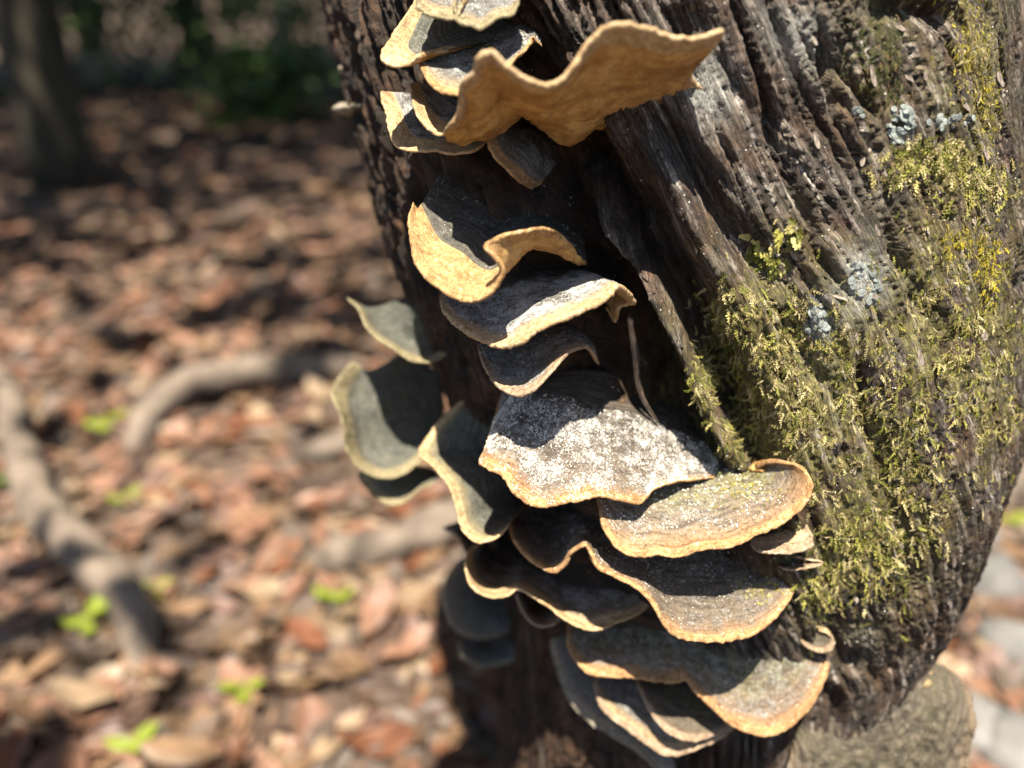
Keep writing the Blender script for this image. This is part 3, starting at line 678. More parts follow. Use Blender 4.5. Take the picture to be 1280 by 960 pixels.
fungus('out of focus dark green bracket with broad cream edge on the shaded flank',
       [('505 440 535 452 555 495 550 555', 'T'), ('462 462 453 478 450 496 452 515 456 538 461 556 470 570 483 577 496 576 510 570 524 560 540 548', (47, 46.2, 45.4, 44.8, 44.3, 44, 44.2, 45)), ('442 452 427 470 416 490 422 506 431 534 434 559 447 581 466 593 487 596 506 590 525 574 545 556', (46.5, 45, 43.5, 42.8, 42.3, 42, 42.2, 42.8, 44))], C_GREEN, R_OLV, P_TAN, tm=.84, fine=.7, seed=26)
fungus('blurred thin bracket layered right under the dark green one on the flank',
       [('505 584 535 584 552 594', 'T'), ('447 590 455 606 472 621 490 631 503 628 525 610 545 602', (44, 43.2, 42.6, 42.6, 43.2, 44.2))], C_GREEN, R_OLV, P_TAN, tm=.86, fine=.6, seed=27)
fungus('blurred slate bracket low on the flank below the dark cupped one',
       [('615 695 632 725 640 765', 'T'), ('602 688 572 705 556 735 560 770 575 790 600 797 636 790', (46, 45, 44, 43.5, 43.5, 44, 45))], C_FAR, R_GRY, P_DRK, tm=.92, fine=.6, seed=28)
fungus('blurred small slate bracket, lowest on the flank beside dark wood',
       [('622 798 645 804', 'T'), ('572 802 580 821 600 831 642 827', (45, 44.2, 44.2, 45))], C_FAR, R_GRY, P_DRK, tm=.9, fine=.6, seed=29)
fungus('blurred sliver of grey bracket behind the pale curling edge',
       [('590 645 615 655', 'T'), ('553 659 565 664 575 673 585 691 606 700', (42, 41, 40.5, 41, 42))], C_FAR, R_GRY, P_DRK, tm=.9, fine=.6, seed=30)
fungus('large old grey bracket with ridged zones at the foot of the mossy trunk',
       [('1020 905 1050 880 1105 866 1150 846', 'T'), ('1012 921 992 934 984 962 1000 1010 1060 1050 1130 1045 1190 1000 1212 940 1220 897 1214 872 1202 850 1180 840 1155 846', (33.5, 32, 31, 30.5, 30.5, 31, 32, 33, 34.5, 36.5, 38.5))],
       C_OLD, R_GRY, P_TAN, tm=.975, th=(.008, .003), dome=.009, ripple=.0034, seed=31)
fungus('tiny pale stub of fungus on the shaded flank of the trunk',
       [('462 126 470 136', 'T'), ('438 128 424 129 415 136 421 143 438 146', (48, 47.5, 47.5, 48.5))], C_OLD, R_GRY, P_TAN, tm=.5, fine=.5, seed=32)
fungus('tiny grey stub of fungus above the pale one on the shaded flank',
       [('458 76 464 88', 'T'), ('438 74 427 78 423 86 428 94 440 97', (48.5, 48, 48, 49))], C_OLD, R_GRY, P_TAN, tm=.6, fine=.5, seed=33)

# ------------------------------------------------------------------ loose wood on the trunk
def ribbon(spec, r0, r1, out, name='wood_splinter', rv=0.6):
    a = np.array(spec.split(), float).reshape(-1, 2)
    P = np.array([at_y(x, y, trunk_hit(x, y)[0] - out) for x, y in a])
    n = 60; u = np.linspace(0, 1, n); path = catmull(P, u); k = 12
    T = np.gradient(path, axis=0); T /= np.linalg.norm(T, axis=1)[:, None]
    W = np.cross(T, [0, 1, 0]); W /= np.linalg.norm(W, axis=1)[:, None]; B = np.cross(W, T)
    rad = (r0 + (r1 - r0) * u) * (0.35 + 0.65 * np.sin(np.pi * np.clip(u, 0.03, 0.97)) ** 0.4)
    an = np.linspace(0, 2 * np.pi, k); V = path[:, None] + rad[:, None, None] * (np.cos(an)[None, :, None] * W[:, None] + rv * np.sin(an)[None, :, None] * B[:, None])
    sl = np.linalg.norm(P[-1] - P[0]) * u
    nn = fbm(np.stack(np.broadcast_arrays(np.cos(an)[None] * 3, sl[:, None] * 60, np.sin(an)[None] * 3), -1) + out * 900, 3)
    V = path[:, None] + (V - path[:, None]) * (1 + 0.55 * nn)[..., None]
    uv = np.stack(np.broadcast_arrays(an[None] * r0, sl[:, None]), -1).reshape(-1, 2)
    link(name, mesh_np(name, V.reshape(-1, 3) - tree_off, grid_faces(n, k), M_WOOD, True, uv=uv, attrs={'rot_shade': np.full(n * k, 0.35)}), tree)

ribbon('786 392 794 440 800 490 822 528', 0.0022, 0.0014, -0.020)
ribbon('648 640 664 760 676 880 684 985', 0.0050, 0.0060, -0.004)

# thin flakes of bark lifting from the wood, each a plate of its own
def flake_mesh(k):
    n = 11; an = np.linspace(0, 2 * np.pi, n, endpoint=False); r = 0.65 + 0.45 * RNG.random(n)
    x, y = np.cos(an) * r * 0.55, np.sin(an) * r
    z = 0.10 * y * y + 0.12 * x * x + 0.05 * RNG.normal(size=n)
    V = np.r_[np.c_[x, y, z + 0.05], np.c_[x * 0.9, y * 0.9, z - 0.05]]
    F = [tuple(range(n)), tuple(range(2 * n - 1, n - 1, -1))] + [(i, i + n, (i + 1) % n + n, (i + 1) % n) for i in range(n)]
    F = [tuple(reversed(f)) for f in F]
    me = bpy.data.meshes.new('bark_flake'); me.from_pydata([tuple(v) for v in V], [], F); me.update()
    return me
M_FLAKE = mat_plain('bark_flake', (0.05, 0.038, 0.03), (0.24, 0.20, 0.165), 2.2, 0.85, 0.0, stretch=(2.5, 0.6, 1), rnd=0.7)
FLK = [flake_mesh(k) for k in range(6)]
for f in FLK: f.materials.append(M_FLAKE)

def frame(nrm, along):
    z = nrm / np.linalg.norm(nrm); y = along - z * (along @ z); y /= np.linalg.norm(y); x = np.cross(y, z)
    return np.c_[x, y, z]

made = 0
while made < 110:
    px, py = RNG.uniform(820, 1275), RNG.uniform(5, 800)
    P, n = bark(px, py)
    if P is None or P[1] > 0.6 or RNG.random() < 0.5 * (px < 900): continue
    al_ = np.array([0.35 + 0.2 * RNG.normal(), 0, -1.0]); Rm = frame(n + 0.12 * RNG.normal(size=3), al_)
    sc = RNG.uniform(0.0012, 0.0034)
    M = Matrix(Rm.tolist()).to_4x4(); M.translation = Vector(P - tree_off + n * 0.0001)
    o = link('bark_flake', FLK[made % 6], tree); o.matrix_local = M @ Matrix.Diagonal((sc, sc * RNG.uniform(1, 1.8), sc, 1))
    made += 1

# ------------------------------------------------------------------ moss shoots
M_MOSS = mat_vcol('moss', 0.6, 0.25, 1500)
def shoot(leaflets=9, fat=1.0):
    """unit length shoot along x, arching over the surface (z up), with leaflets on both sides"""
    n = 5; u = np.linspace(0, 1, n); bend = RNG.uniform(-0.35, 0.35); lift = RNG.uniform(0.1, 0.42)
    path = np.c_[u * 0.95, bend * u * u, 0.02 + lift * np.sin(u * RNG.uniform(1.8, 3.0)) * 0.75]
    rad = 0.045 * fat * (1 - 0.7 * u); V = []; F = []
    for i in range(n):
        for j in range(3):
            a = j * 2.1 + 0.4; V.append(path[i] + rad[i] * np.array([0, math.cos(a), math.sin(a)]))
    for i in range(n - 1):
        for j in range(3):
            a, b = i * 3 + j, i * 3 + (j + 1) % 3; F += [(a, b, b + 3), (a, b + 3, a + 3)]
    for k in range(leaflets):
        s = (k + 0.7) / (leaflets + 0.4); p = np.array([np.interp(s, u, path[:, c]) for c in range(3)])
        side = 1 if k % 2 else -1; ln = RNG.uniform(0.16, 0.28) * fat * (1.15 - 0.6 * s); w = ln * 0.30
        d = np.array([0.75, side * RNG.uniform(0.5, 1.0), RNG.uniform(-0.1, 0.6)]); d /= np.linalg.norm(d); q = np.cross(d, [0, 0, 1]); q /= np.linalg.norm(q)
        c = len(V); V += [p, p + d * ln * 0.5 + q * w, p + d * ln, p + d * ln * 0.5 - q * w + np.array([0, 0, w * 0.5])]
        F += [(c, c + 1, c + 2), (c, c + 2, c + 3)]
    return np.array(V), np.array(F)
SHOOTS = [shoot(10) for _ in range(10)]; FATS = [shoot(16, 1.9) for _ in range(5)]

MOSS_PAL = {'green': [(0.21, 0.21, 0.04), (0.32, 0.30, 0.065), (0.12, 0.125, 0.02), (0.40, 0.35, 0.12)], 'tan': [(0.38, 0.32, 0.15), (0.50, 0.43, 0.22), (0.26, 0.225, 0.08), (0.17, 0.13, 0.05)],
            'yellow': [(0.46, 0.37, 0.03), (0.38, 0.32, 0.04), (0.28, 0.25, 0.05)], 'dead': [(0.12, 0.08, 0.035), (0.21, 0.145, 0.06), (0.09, 0.085, 0.025)], 'dark': [(0.05, 0.06, 0.015), (0.08, 0.085, 0.025), (0.12, 0.11, 0.04)]}

def moss_mesh(sites, pal, lo, hi, fat, origin, hang):
    Vs, Fs, Cs = [], [], []; c = 0; lib = FATS if fat else SHOOTS; pl = [p for k in pal for p in MOSS_PAL[k]]
    for P, n in sites:
        dn = np.array([hang[0], 0, hang[1]]) + RNG.normal(size=3) * 0.75; Rm = frame(n, dn)      # y along
        B = np.c_[Rm[:, 1], -Rm[:, 0], Rm[:, 2]]; L = RNG.uniform(lo, hi)
        v, f = lib[RNG.integers(len(lib))]
        V = (v * L) @ B.T + P - n * 0.0003
        Vs.append(V - origin); Fs.append(f + c); c += len(v)
        t = np.array(pl[RNG.integers(len(pl))]) * RNG.uniform(0.6, 1.45); tip = 0.75 + 0.5 * v[:, 0:1].clip(0, 1)
        Cs.append(t[None] * tip)
    return np.concatenate(Vs), np.concatenate(Fs), np.concatenate(Cs)

def moss(label, blobs, pal, lo=0.004, hi=0.0082, fat=False, hang=(0.2, -1.0), clump=0.0, nf=55):
    sites = []
    for cx_, cy_, rx, ry, n in blobs:
        for _ in range(n):
            x, y = cx_ + rx * RNG.normal() * 0.6, cy_ + ry * RNG.normal() * 0.6
            P, nn = bark(x, y)
            if P is None: continue
            if clump and float(fbm(P[None] * nf + 2.2, 3)[0]) < clump - 0.25 * RNG.random(): continue
            Ps = P; q = trunk_hit(x, y)[2]
            cxx, cyy, _r = tz(Ps[2]); sm = np.array([Ps[0] - cxx, Ps[1] - cyy, 0]); sm /= np.linalg.norm(sm)
            sites.append((P, 0.5 * nn + 0.7 * sm))
    o0 = np.mean([s_[0] for s_ in sites], axis=0)
    V, F, C = moss_mesh(sites, pal, lo, hi, fat, o0, hang)
    if not fat:                                # a felt of short old shoots under the long ones
        low = []
        for P, n in sites:
            T2 = np.cross(n, RNG.normal(size=3)); T2 /= np.linalg.norm(T2); low.append((P + T2 * RNG.uniform(0, 0.003), n))
        V2, F2, C2 = moss_mesh(low, ('dead',) + pal, 0.0016, 0.0040, False, o0, hang); F = np.r_[F, F2 + len(V)]; V = np.r_[V, V2]; C = np.r_[C, C2]
    o = link('moss', mesh_np('moss', V, F, M_MOSS, False, attrs={'tint': C})); o.location = o0
    tag(o, label, 'moss', None, 'stuff')

moss('thick feathery yellow green moss carpeting the middle of the trunk', [(985, 470, 75, 95, 1700), (960, 420, 60, 70, 600), (1030, 560, 70, 60, 850), (1060, 480, 70, 90, 550)], ('green', 'tan', 'tan'), lo=0.0035, hi=0.0078, clump=0.16, nf=85)
moss('narrow strip of moss along the edge of the dark hollow', [(880, 470, 16, 50, 170), (905, 400, 22, 40, 220), (920, 530, 20, 40, 160)], ('green', 'tan'))
moss('patchy olive and tan moss spread over the outer flank of the trunk', [(1180, 430, 70, 110, 1500), (1235, 480, 45, 120, 1000), (1130, 560, 55, 80, 560)], ('tan', 'green'), 0.0035, 0.0065, clump=0.17, nf=80)
moss('bright yellow moss tufts near the sunlit edge of the trunk', [(1238, 335, 16, 42, 170), (1195, 300, 16, 14, 70), (1225, 300, 22, 18, 70)], ('yellow',), 0.003, 0.0055)
moss('fringe of long moss hanging below the pale lichen', [(1165, 195, 42, 20, 260), (1225, 225, 35, 24, 200), (1130, 215, 22, 14, 60)], ('green', 'tan'), 0.006, 0.010, hang=(-0.5, -1.0))
moss('ochre crust of short moss on the upper outer edge of the trunk', [(1215, 60, 24, 70, 650), (1235, 130, 14, 40, 200)], ('tan', 'yellow'), 0.002, 0.004)
moss('lower moss hanging in strands between the brackets and the dark cleft', [(1065, 690, 50, 50, 420), (1030, 740, 30, 36, 180), (1110, 680, 28, 60, 240), (1145, 620, 26, 70, 260)], ('green', 'tan'), 0.005, 0.009, clump=0.06, nf=75)
moss('moss darkened by painted shade high on the trunk above the lichen', [(1100, 70, 32, 60, 320)], ('dark',), 0.0025, 0.005)  # shade of this spot is put into the dark palette
moss('plump worm like moss shoots on bare wood above the thick moss', [(948, 312, 10, 14, 22), (972, 328, 16, 6, 22), (990, 292, 12, 12, 18), (955, 322, 14, 8, 14)], ('green',), 0.0045, 0.007, True)

def moss_on(label, name, px, py, rx, ry, n, pal=('green', 'yellow')):
    T_, N_, t = FUNGI[name]; P = T_.reshape(-1, 3); X, Y_ = pixc(P); N2 = N_.reshape(-1, 3)
    w = np.exp(-(((X - px) / rx) ** 2 + ((Y_ - py) / ry) ** 2) * 1.5) * (np.tile(t, len(T_)) < 0.93)
    idx = RNG.choice(len(P), n, p=w / w.sum()); o0 = P[idx].mean(0)
    V, F, C = moss_mesh([(P[i], N2[i]) for i in idx], pal, 0.002, 0.0042, False, o0, (0.3, -0.2))
    o = link('moss', mesh_np('moss', V, F, M_MOSS, False, attrs={'tint': C})); o.location = o0
    tag(o, label, 'moss', None, 'stuff')
moss_on('small bright moss tuft growing on the zoned brown bracket', 'zoned brown bracket with upturned end and moss tuft, right beside the grit covered one', 935, 612, 34, 18, 150)
moss_on('thin green moss film on the back of the sunlit brown lobe', 'long low bracket ending in a sunlit brown lobe with orange rim', 965, 800, 42, 16, 130)
moss_on('faint line of moss on the rim of the large dark bracket', 'large dark bracket with wavy brown rim, widest in the lower cluster', 945, 735, 34, 14, 50)

# pale specks and crumbs caught in the bark
Ps = []
for _ in range(2600):
    x, y = RNG.uniform(660, 1270), RNG.uniform(0, 860)
    P, n = bark(x, y)
    if P is not None and float(fbm(P[None] * 38 + 7, 2)[0]) > 0.30 * RNG.random() - 0.02: Ps.append(P + n * 0.0001)
Ps = np.array(Ps); V, F = grains(Ps, 0.00012, 0.00055)
tag(link('bark_debris', mesh_np('bark_debris', V, F, M_GRIT, False)), 'pale crumbs and specks caught in the grooved bark', 'debris', None, 'stuff')

# ------------------------------------------------------------------ lichens
M_LICH = mat_plain('lichen', (0.10, 0.115, 0.11), (0.23, 0.255, 0.24), 1.4, 0.95, 0.0)
def lobe_mesh():
    n = 12; an = np.linspace(0, 2 * np.pi, n, endpoint=False); r = 0.8 + 0.28 * RNG.random(n) + 0.1 * np.cos(3 * an)
    V = [(0, 0, 0.10)] + [(0.55 * r[i] * math.cos(an[i]), 0.55 * r[i] * math.sin(an[i]), 0.15 + 0.04 * RNG.normal()) for i in range(n)]
    V += [(r[i] * math.cos(an[i]), r[i] * math.sin(an[i]), 0.12 + 0.12 * RNG.random()) for i in range(n)] + [(r[i] * 0.9 * math.cos(an[i]), r[i] * 0.9 * math.sin(an[i]), -0.05) for i in range(n)]
    F = [(0, 1 + i, 1 + (i + 1) % n) for i in range(n)]
    for k in (0, 1): F += [(1 + k * n + i, 1 + (k + 1) * n + i, 1 + (k + 1) * n + (i + 1) % n, 1 + k * n + (i + 1) % n) for i in range(n)]
    me = bpy.data.meshes.new('lobe'); me.from_pydata(V, [], F); me.materials.append(M_LICH)
    me.polygons.foreach_set('use_smooth', np.ones(len(F), bool)); me.update(); return me
LOBES = [lobe_mesh() for _ in range(5)]
def lichen(label, cx_, cy_, rx, ry, n, size):
    P0, n0 = bark(cx_, cy_)
    if P0 is None: return
    root = tag(empty('lichen_patch', P0), label, 'lichen', 'lichens on the bark')
    for k in range(n):
        a = RNG.uniform(0, 6.28); r = math.sqrt(RNG.random())
        P, nn = bark(cx_ + rx * r * math.cos(a), cy_ + ry * r * math.sin(a))
        if P is None or abs(P[1] - P0[1]) > 0.02: continue
        Rm = frame(0.9 * nn + 0.35 * np.array([0.2, -0.9, 0.35]) + 0.2 * RNG.normal(size=3), np.array([RNG.normal() * 0.4, 0, -1.0]))
        M = Matrix(Rm.tolist()).to_4x4(); M.translation = Vector(P - P0 + nn * 0.0003); s_ = size * RNG.uniform(0.6, 1.25)
        o = link('lobe', LOBES[k % 5], root); o.matrix_local = M @ Matrix.Diagonal((s_ * RNG.uniform(.7, 1.4), s_ * RNG.uniform(.8, 1.5), s_ * 0.7, 1))
lichen('shingled pale blue grey lichen lobes on dark bark high on the trunk', 1126, 155, 17, 25, 46, 0.0016)
lichen('small pale lichen scales just above the hanging moss fringe', 1188, 151, 30, 9, 20, 0.0014)
lichen('blue white lichen patch in a cleft above the thick moss', 1022, 405, 14, 34, 34, 0.0017)
lichen('flat pale grey lichen crust beside the cleft in the bark', 1082, 352, 20, 30, 26, 0.0016)
lichen('single pale lichen scale on dark wood near the top', 1078, 140, 7, 6, 4, 0.0016)

# ------------------------------------------------------------------ the forest floor
def mat_soil():
    m = NT('forest_soil'); ob = m.coord('Object')
    a = m.noise(ob, 9, 6, 0.65); b = m.noise(ob, 70, 5, 0.7)
    col = m.ramp(m.math('ADD', m.math('MULTIPLY', a, 0.5), m.math('MULTIPLY', b, 0.5)), [(0.36, (0.030, 0.021, 0.016)), (0.5, (0.085, 0.058, 0.042)), (0.64, (0.20, 0.135, 0.10))])
    m.color(col); m.bump(b, 0.012); m.b.inputs['Roughness'].default_value = 0.95
    return m.m
gx = np.r_[np.linspace(-120, -6, 20), np.linspace(-5, 5, 140), np.linspace(6, 120, 20)]
gy = np.r_[np.linspace(-40, -2, 12), np.linspace(-1.5, 9, 150), np.linspace(10, 200, 24)]
GX, GY = np.meshgrid(gx, gy, indexing='ij')
def ground_z(x, y):
    x = np.asarray(x, float); y = np.asarray(y, float)
    return 0.05 * fbm(np.stack([x * 0.9, y * 0.9, np.zeros_like(x)], -1), 3) + 0.012 * fbm(np.stack([x * 9, y * 9, np.ones_like(x)], -1), 2) - 0.01
def ground(x, y): return float(ground_z(np.array([x]), np.array([y]))[0])
tag(link('forest_floor', mesh_np('forest_floor', np.stack([GX, GY, ground_z(GX, GY)], -1).reshape(-1, 3), grid_faces(len(gx), len(gy)), mat_soil())), 'brown forest soil under the leaf litter', None, None, 'structure')

def leaf_geo(nu=7, nv=4, curl=0.3, fold=0.25, wid=0.42):
    u = np.linspace(0, 1, nu); v = np.linspace(-1, 1, nv + 1)
    w = wid * np.sin(np.pi * np.clip(u, 0.0, 1.0) ** 0.85) ** 0.9 * (1 - 0.15 * u) + 0.006
    X = np.broadcast_to((u - 0.5)[:, None], (nu, nv + 1)); Yv = w[:, None] * v[None] * 0.5
    Z = fold * np.abs(Yv) + curl * (u - 0.5)[:, None] ** 2 + 0.05 * RNG.normal(size=(nu, nv + 1)) * (w[:, None] / wid) + RNG.normal() * 0.5 * curl * X * Yv * 3
    return np.stack([X, Yv, Z], -1).reshape(-1, 3), grid_faces(nu, nv + 1)
LEAF = [leaf_geo(7, 4, RNG.uniform(-0.25, 0.5), RNG.uniform(-0.25, 0.45), RNG.uniform(0.34, 0.58)) for _ in range(9)]
LEAFLO = [leaf_geo(4, 2, RNG.uniform(-0.3, 0.6), RNG.uniform(-0.4, 0.8), RNG.uniform(0.4, 0.6)) for _ in range(6)]
LPAL = {'tan': (0.34, 0.235, 0.145), 'salmon pink': (0.42, 0.25, 0.175), 'rust red': (0.32, 0.15, 0.085), 'dull brown': (0.165, 0.11, 0.07), 'grey brown': (0.20, 0.165, 0.135), 'pale straw': (0.52, 0.42, 0.29), 'dark brown': (0.12, 0.085, 0.066), 'mauve brown': (0.28, 0.19, 0.165)}
LPAL = {k: tuple(c * w for c, w in zip(v, (0.49, 0.435, 0.395))) for k, v in LPAL.items()}
LN = list(LPAL); LC = np.array([LPAL[k] for k in LN])
LPROB = np.array([0.19, 0.20, 0.11, 0.15, 0.12, 0.06, 0.07, 0.10])

def litter(n, y0, y1, lib, lo, hi, name, label, zadd):
    y = y0 + (y1 - y0) * RNG.random(n) ** 0.8; x = (RNG.random(n) * 2 - 1) * (0.72 * y + 0.9)
    k = RNG.integers(0, len(lib), n); Vs = []; Fs = []; Cs = []; c = 0
    yaw = RNG.uniform(0, 6.28, n); tx, ty = RNG.normal(size=(2, n)) * 0.15; L = lo + (hi - lo) * RNG.random(n) ** 1.5; z = ground_z(x, y) + zadd * RNG.random(n) + 0.006
    col = LC[RNG.choice(len(LN), n, p=LPROB)] * RNG.uniform(0.7, 1.25, (n, 1))
    for i in range(n):
        v, f = lib[k[i]]; cz, sz = math.cos(yaw[i]), math.sin(yaw[i])
        X = v * L[i]; zz_ = X[:, 2] + X[:, 0] * tx[i] + X[:, 1] * ty[i]
        Vs.append(np.c_[X[:, 0] * cz - X[:, 1] * sz + x[i], X[:, 0] * sz + X[:, 1] * cz + y[i], zz_ + z[i]]); Fs.append(f + c); c += len(v)
        Cs.append(np.broadcast_to(col[i], (len(v), 3)))
    o = link(name, mesh_np(name, np.concatenate(Vs), np.concatenate(Fs), M_LITTER, True, attrs={'tint': np.concatenate(Cs)}))
    tag(o, label, 'leaf litter', None, 'stuff')
M_LITTER = mat_vcol('leaf_litter', 0.55, 0.12, 60, 0.5)
litter(8500, 0.25, 3.6, LEAF, 0.05, 0.145, 'leaf_litter', 'brown and salmon leaf litter covering the ground near the tree', 0.014)
litter(6500, 3.2, 11.0, LEAFLO, 0.10, 0.20, 'leaf_litter', 'dim leaf litter on the ground farther off under the trees', 0.03)

# the leaves that show largest, one object each
LM = {}
for nm, c in LPAL.items():
    LM[nm] = mat_plain('leaf_' + nm.replace(' ', '_'), tuple(0.7 * v for v in c), tuple(1.15 * v for v in c), 2.5, 0.5, trans=0.15, rnd=0.4)
LMESH = {nm: [mesh_np('fallen_leaf', v, f, LM[nm]) for v, f in LEAF] for nm in LN}
def put_leaf(px, py, nm, size, label=None, lift=0.022):
    p = at_z(px, py, 0.03); z = ground(p[0], p[1]) + lift
    o = link('fallen_leaf', LMESH[nm][RNG.integers(9)]); o.location = (p[0], p[1], z)
    o.rotation_euler = (RNG.normal() * 0.14, RNG.normal() * 0.14, RNG.uniform(0, 6.28)); o.scale = (size, size, size)
    tag(o, label or nm + ' fallen leaf lying loose in the blurred litter', 'leaf', nm + ' fallen leaves')
for k in range(190):
    if k < 155: px, py = RNG.uniform(0, 600), 330 + 630 * RNG.random() ** 0.8
    else: px, py = RNG.uniform(1165, 1280), RNG.uniform(560, 960)
    put_leaf(px, py, LN[RNG.choice(len(LN), p=LPROB)], RNG.uniform(0.08, 0.125))
for px, py, nm, sz, lb in [(380, 780, 'rust red', 0.12, 'large orange red leaf on the ground level with the lowest brackets'), (75, 290, 'pale straw', 0.15, 'round whitish leaf lying far back on the ground'),
                           (100, 865, 'pale straw', 0.14, 'big straw coloured leaf in the near litter below the left root'), (230, 940, 'tan', 0.12, 'sunlit tan leaf at the bottom edge of the picture'),
                           (155, 212, 'tan', 0.26, 'wide tan leaf in the dim litter near the dark trees'), (470, 760, 'salmon pink', 0.11, 'salmon leaf beside the blurred slate brackets'),
                           (15, 945, 'rust red', 0.12, 'red leaf in the bottom corner of the picture'), (420, 245, 'tan', 0.34, 'long peach coloured leaf right beside the shaded flank')]:
    put_leaf(px, py, nm, sz, lb, 0.05)

# ------------------------------------------------------------------ roots
M_ROOT = mat_plain('root_bark', (0.07, 0.055, 0.042), (0.19, 0.15, 0.115), 14, 0.85, 0.006)
def root(label, spec, r0, r1, lift=0.012):
    a = np.array(spec.split(), float).reshape(-1, 3); P = []
    for x, y, h in a:
        p = at_z(x, y, 0.03 + h); P.append((p[0], p[1], ground(p[0], p[1]) + lift + h))
    u = np.linspace(0, 1, 40); path = catmull(np.array(P), u)
    V, F = tube(path, (1.25 * (r0 + (r1 - r0) * u)) * (0.5 + 0.5 * np.sin(np.pi * np.clip(u + .05, 0, 1)) ** .3), 14, 0.5, 16, len(spec))
    o0 = path.mean(0); o = link('root', mesh_py('root', V - o0, F, M_ROOT)); o.location = o0
    tag(o, label, 'root', 'surface roots')
root('smooth grey brown root curving down the side of the picture', '-30 430 0 4 480 0.03 18 540 .05 38 605 .05 82 660 .05 138 712 .04 172 770 .02 168 850 -.03', 0.022, 0.036)
root('arched root bridging dark hollow in the leaf litter', '165 560 -.02 178 515 .03 225 470 .06 300 455 .06 380 448 .03 450 446 -.01', 0.030, 0.034)
root('straight root leading from the ground to the flank brackets', '380 690 -.02 430 672 .02 500 655 .03 580 630 .03 660 610 0', 0.026, 0.036)
root('short root lying across the litter near the flank', '350 575 -.02 390 555 .01 440 535 .02 500 525 0', 0.022, 0.028)
root('pale weathered stick lying among stones beyond the trunk base', '1180 700 .0 1215 640 .03 1260 590 .03 1310 560 0', 0.02, 0.03)

# ------------------------------------------------------------------ seedlings
M_SEED = mat_plain('seedling_leaf', (0.13, 0.18, 0.02), (0.26, 0.31, 0.04), 6, 0.45, trans=0.35)
M_SEEDD = mat_plain('plant_leaf', (0.035, 0.10, 0.015), (0.08, 0.18, 0.03), 6, 0.45, trans=0.3)
M_STEM = mat_plain('plant_stem', (0.10, 0.10, 0.03), (0.2, 0.2, 0.06), 20)
SL = {m.name: [mesh_np('leaf', v, f, m) for v, f in LEAF[:4]] for m in (M_SEED, M_SEEDD)}
def seedling(px, py, h, n, size, mt, label, z=0.0):
    size *= 1.05
    p = at_z(px, py, z + h * 0.8); b = np.array([p[0], p[1], ground(p[0], p[1])])
    rt = tag(empty('seedling', b), label, 'plant', 'green seedlings in the litter')
    top = np.array([0.01 * RNG.normal(), 0.01 * RNG.normal(), h]); V, F = tube(np.linspace(0, 1, 5)[:, None] * top, np.linspace(0.003, 0.0015, 5), 5)
    link('stem', mesh_py('stem', V, F, M_STEM), rt)
    for k in range(n):
        a = k * 2.4 + RNG.random(); f = RNG.uniform(0.6, 1.0); o = link('leaf', SL[mt.name][k % 4], rt); s_ = size * RNG.uniform(0.75, 1.15)
        o.scale = (s_, s_, s_); o.location = top * f + np.array([math.cos(a), math.sin(a), 0.1]) * s_ * 0.5
        o.rotation_euler = (RNG.normal() * 0.2, -0.25 + RNG.normal() * 0.2, a)
for a in [(122, 525, .07, 3, .062, M_SEED, 'bright lime seedling beside the arched root'), (146, 615, .05, 3, .045, M_SEED, 'lime green seedling between the two roots'),
          (45, 655, .05, 3, .042, M_SEED, 'green seedling tucked beside the curving root'), (112, 762, .06, 4, .055, M_SEED, 'lime seedling with two bright leaves below the curving root'),
          (410, 735, .05, 3, .045, M_SEED, 'pale green seedling above the orange red leaf'), (302, 842, .05, 3, .042, M_SEED, 'pale green seedling under the orange red leaf'),
          (198, 725, .04, 3, .036, M_SEED, 'small green seedling right of the curving root end'), (165, 910, .05, 4, .036, M_SEED, 'small green seedling near the bottom edge'),
          (5, 590, .05, 3, .05, M_SEEDD, 'dark green seedling at the edge of the picture behind the root'), (285, 150, .22, 6, .17, M_SEEDD, 'dark green leafy plant on the far ground'),
          (335, 148, .2, 5, .15, M_SEEDD, 'smaller green plant beside the far leafy plant'), (48, 145, .22, 6, .16, M_SEEDD, 'green plant at the foot of the far dark trunk'),
          (1262, 640, .05, 3, .05, M_SEED, 'green seedling on the ground beyond the mossy side')]:
    seedling(*a)

# ------------------------------------------------------------------ stones beyond the trunk base
M_STONE = mat_plain('stone', (0.08, 0.078, 0.074), (0.20, 0.19, 0.18), 8, 0.9, 0.01, rnd=0.5)
def stone(px, py, s_, label):
    p = at_z(px, py, 0.02); n, m = 12, 8; th, ph = np.meshgrid(np.linspace(0, 2 * np.pi, n), np.linspace(0.02, np.pi - .02, m), indexing='ij')
    V = np.stack([np.cos(th) * np.sin(ph), np.sin(th) * np.sin(ph), 0.6 * np.cos(ph)], -1); V = V * (1 + 0.35 * fbm(V * 1.3 + px, 2))[..., None] * s_
    V[-1] = V[0]
    o = link('stone', mesh_np('stone', V.reshape(-1, 3), grid_faces(n, m), M_STONE)); o.location = (p[0], p[1], ground(p[0], p[1]) + s_ * 0.3); o.rotation_euler.z = px
    tag(o, label, 'stone', 'stones on the ground')
for a in [(1235, 720, .07, 'pale grey stone on the ground beside the trunk'), (1265, 800, .05, 'dark grey stone under the pale one'), (1225, 900, .055, 'grey stone by the old bracket at the trunk foot'),
          (1275, 930, .06, 'grey stone in the lower corner beyond the old bracket'), (1215, 655, .06, 'light stone close to the underside of the trunk bulge')]:
    stone(*a)

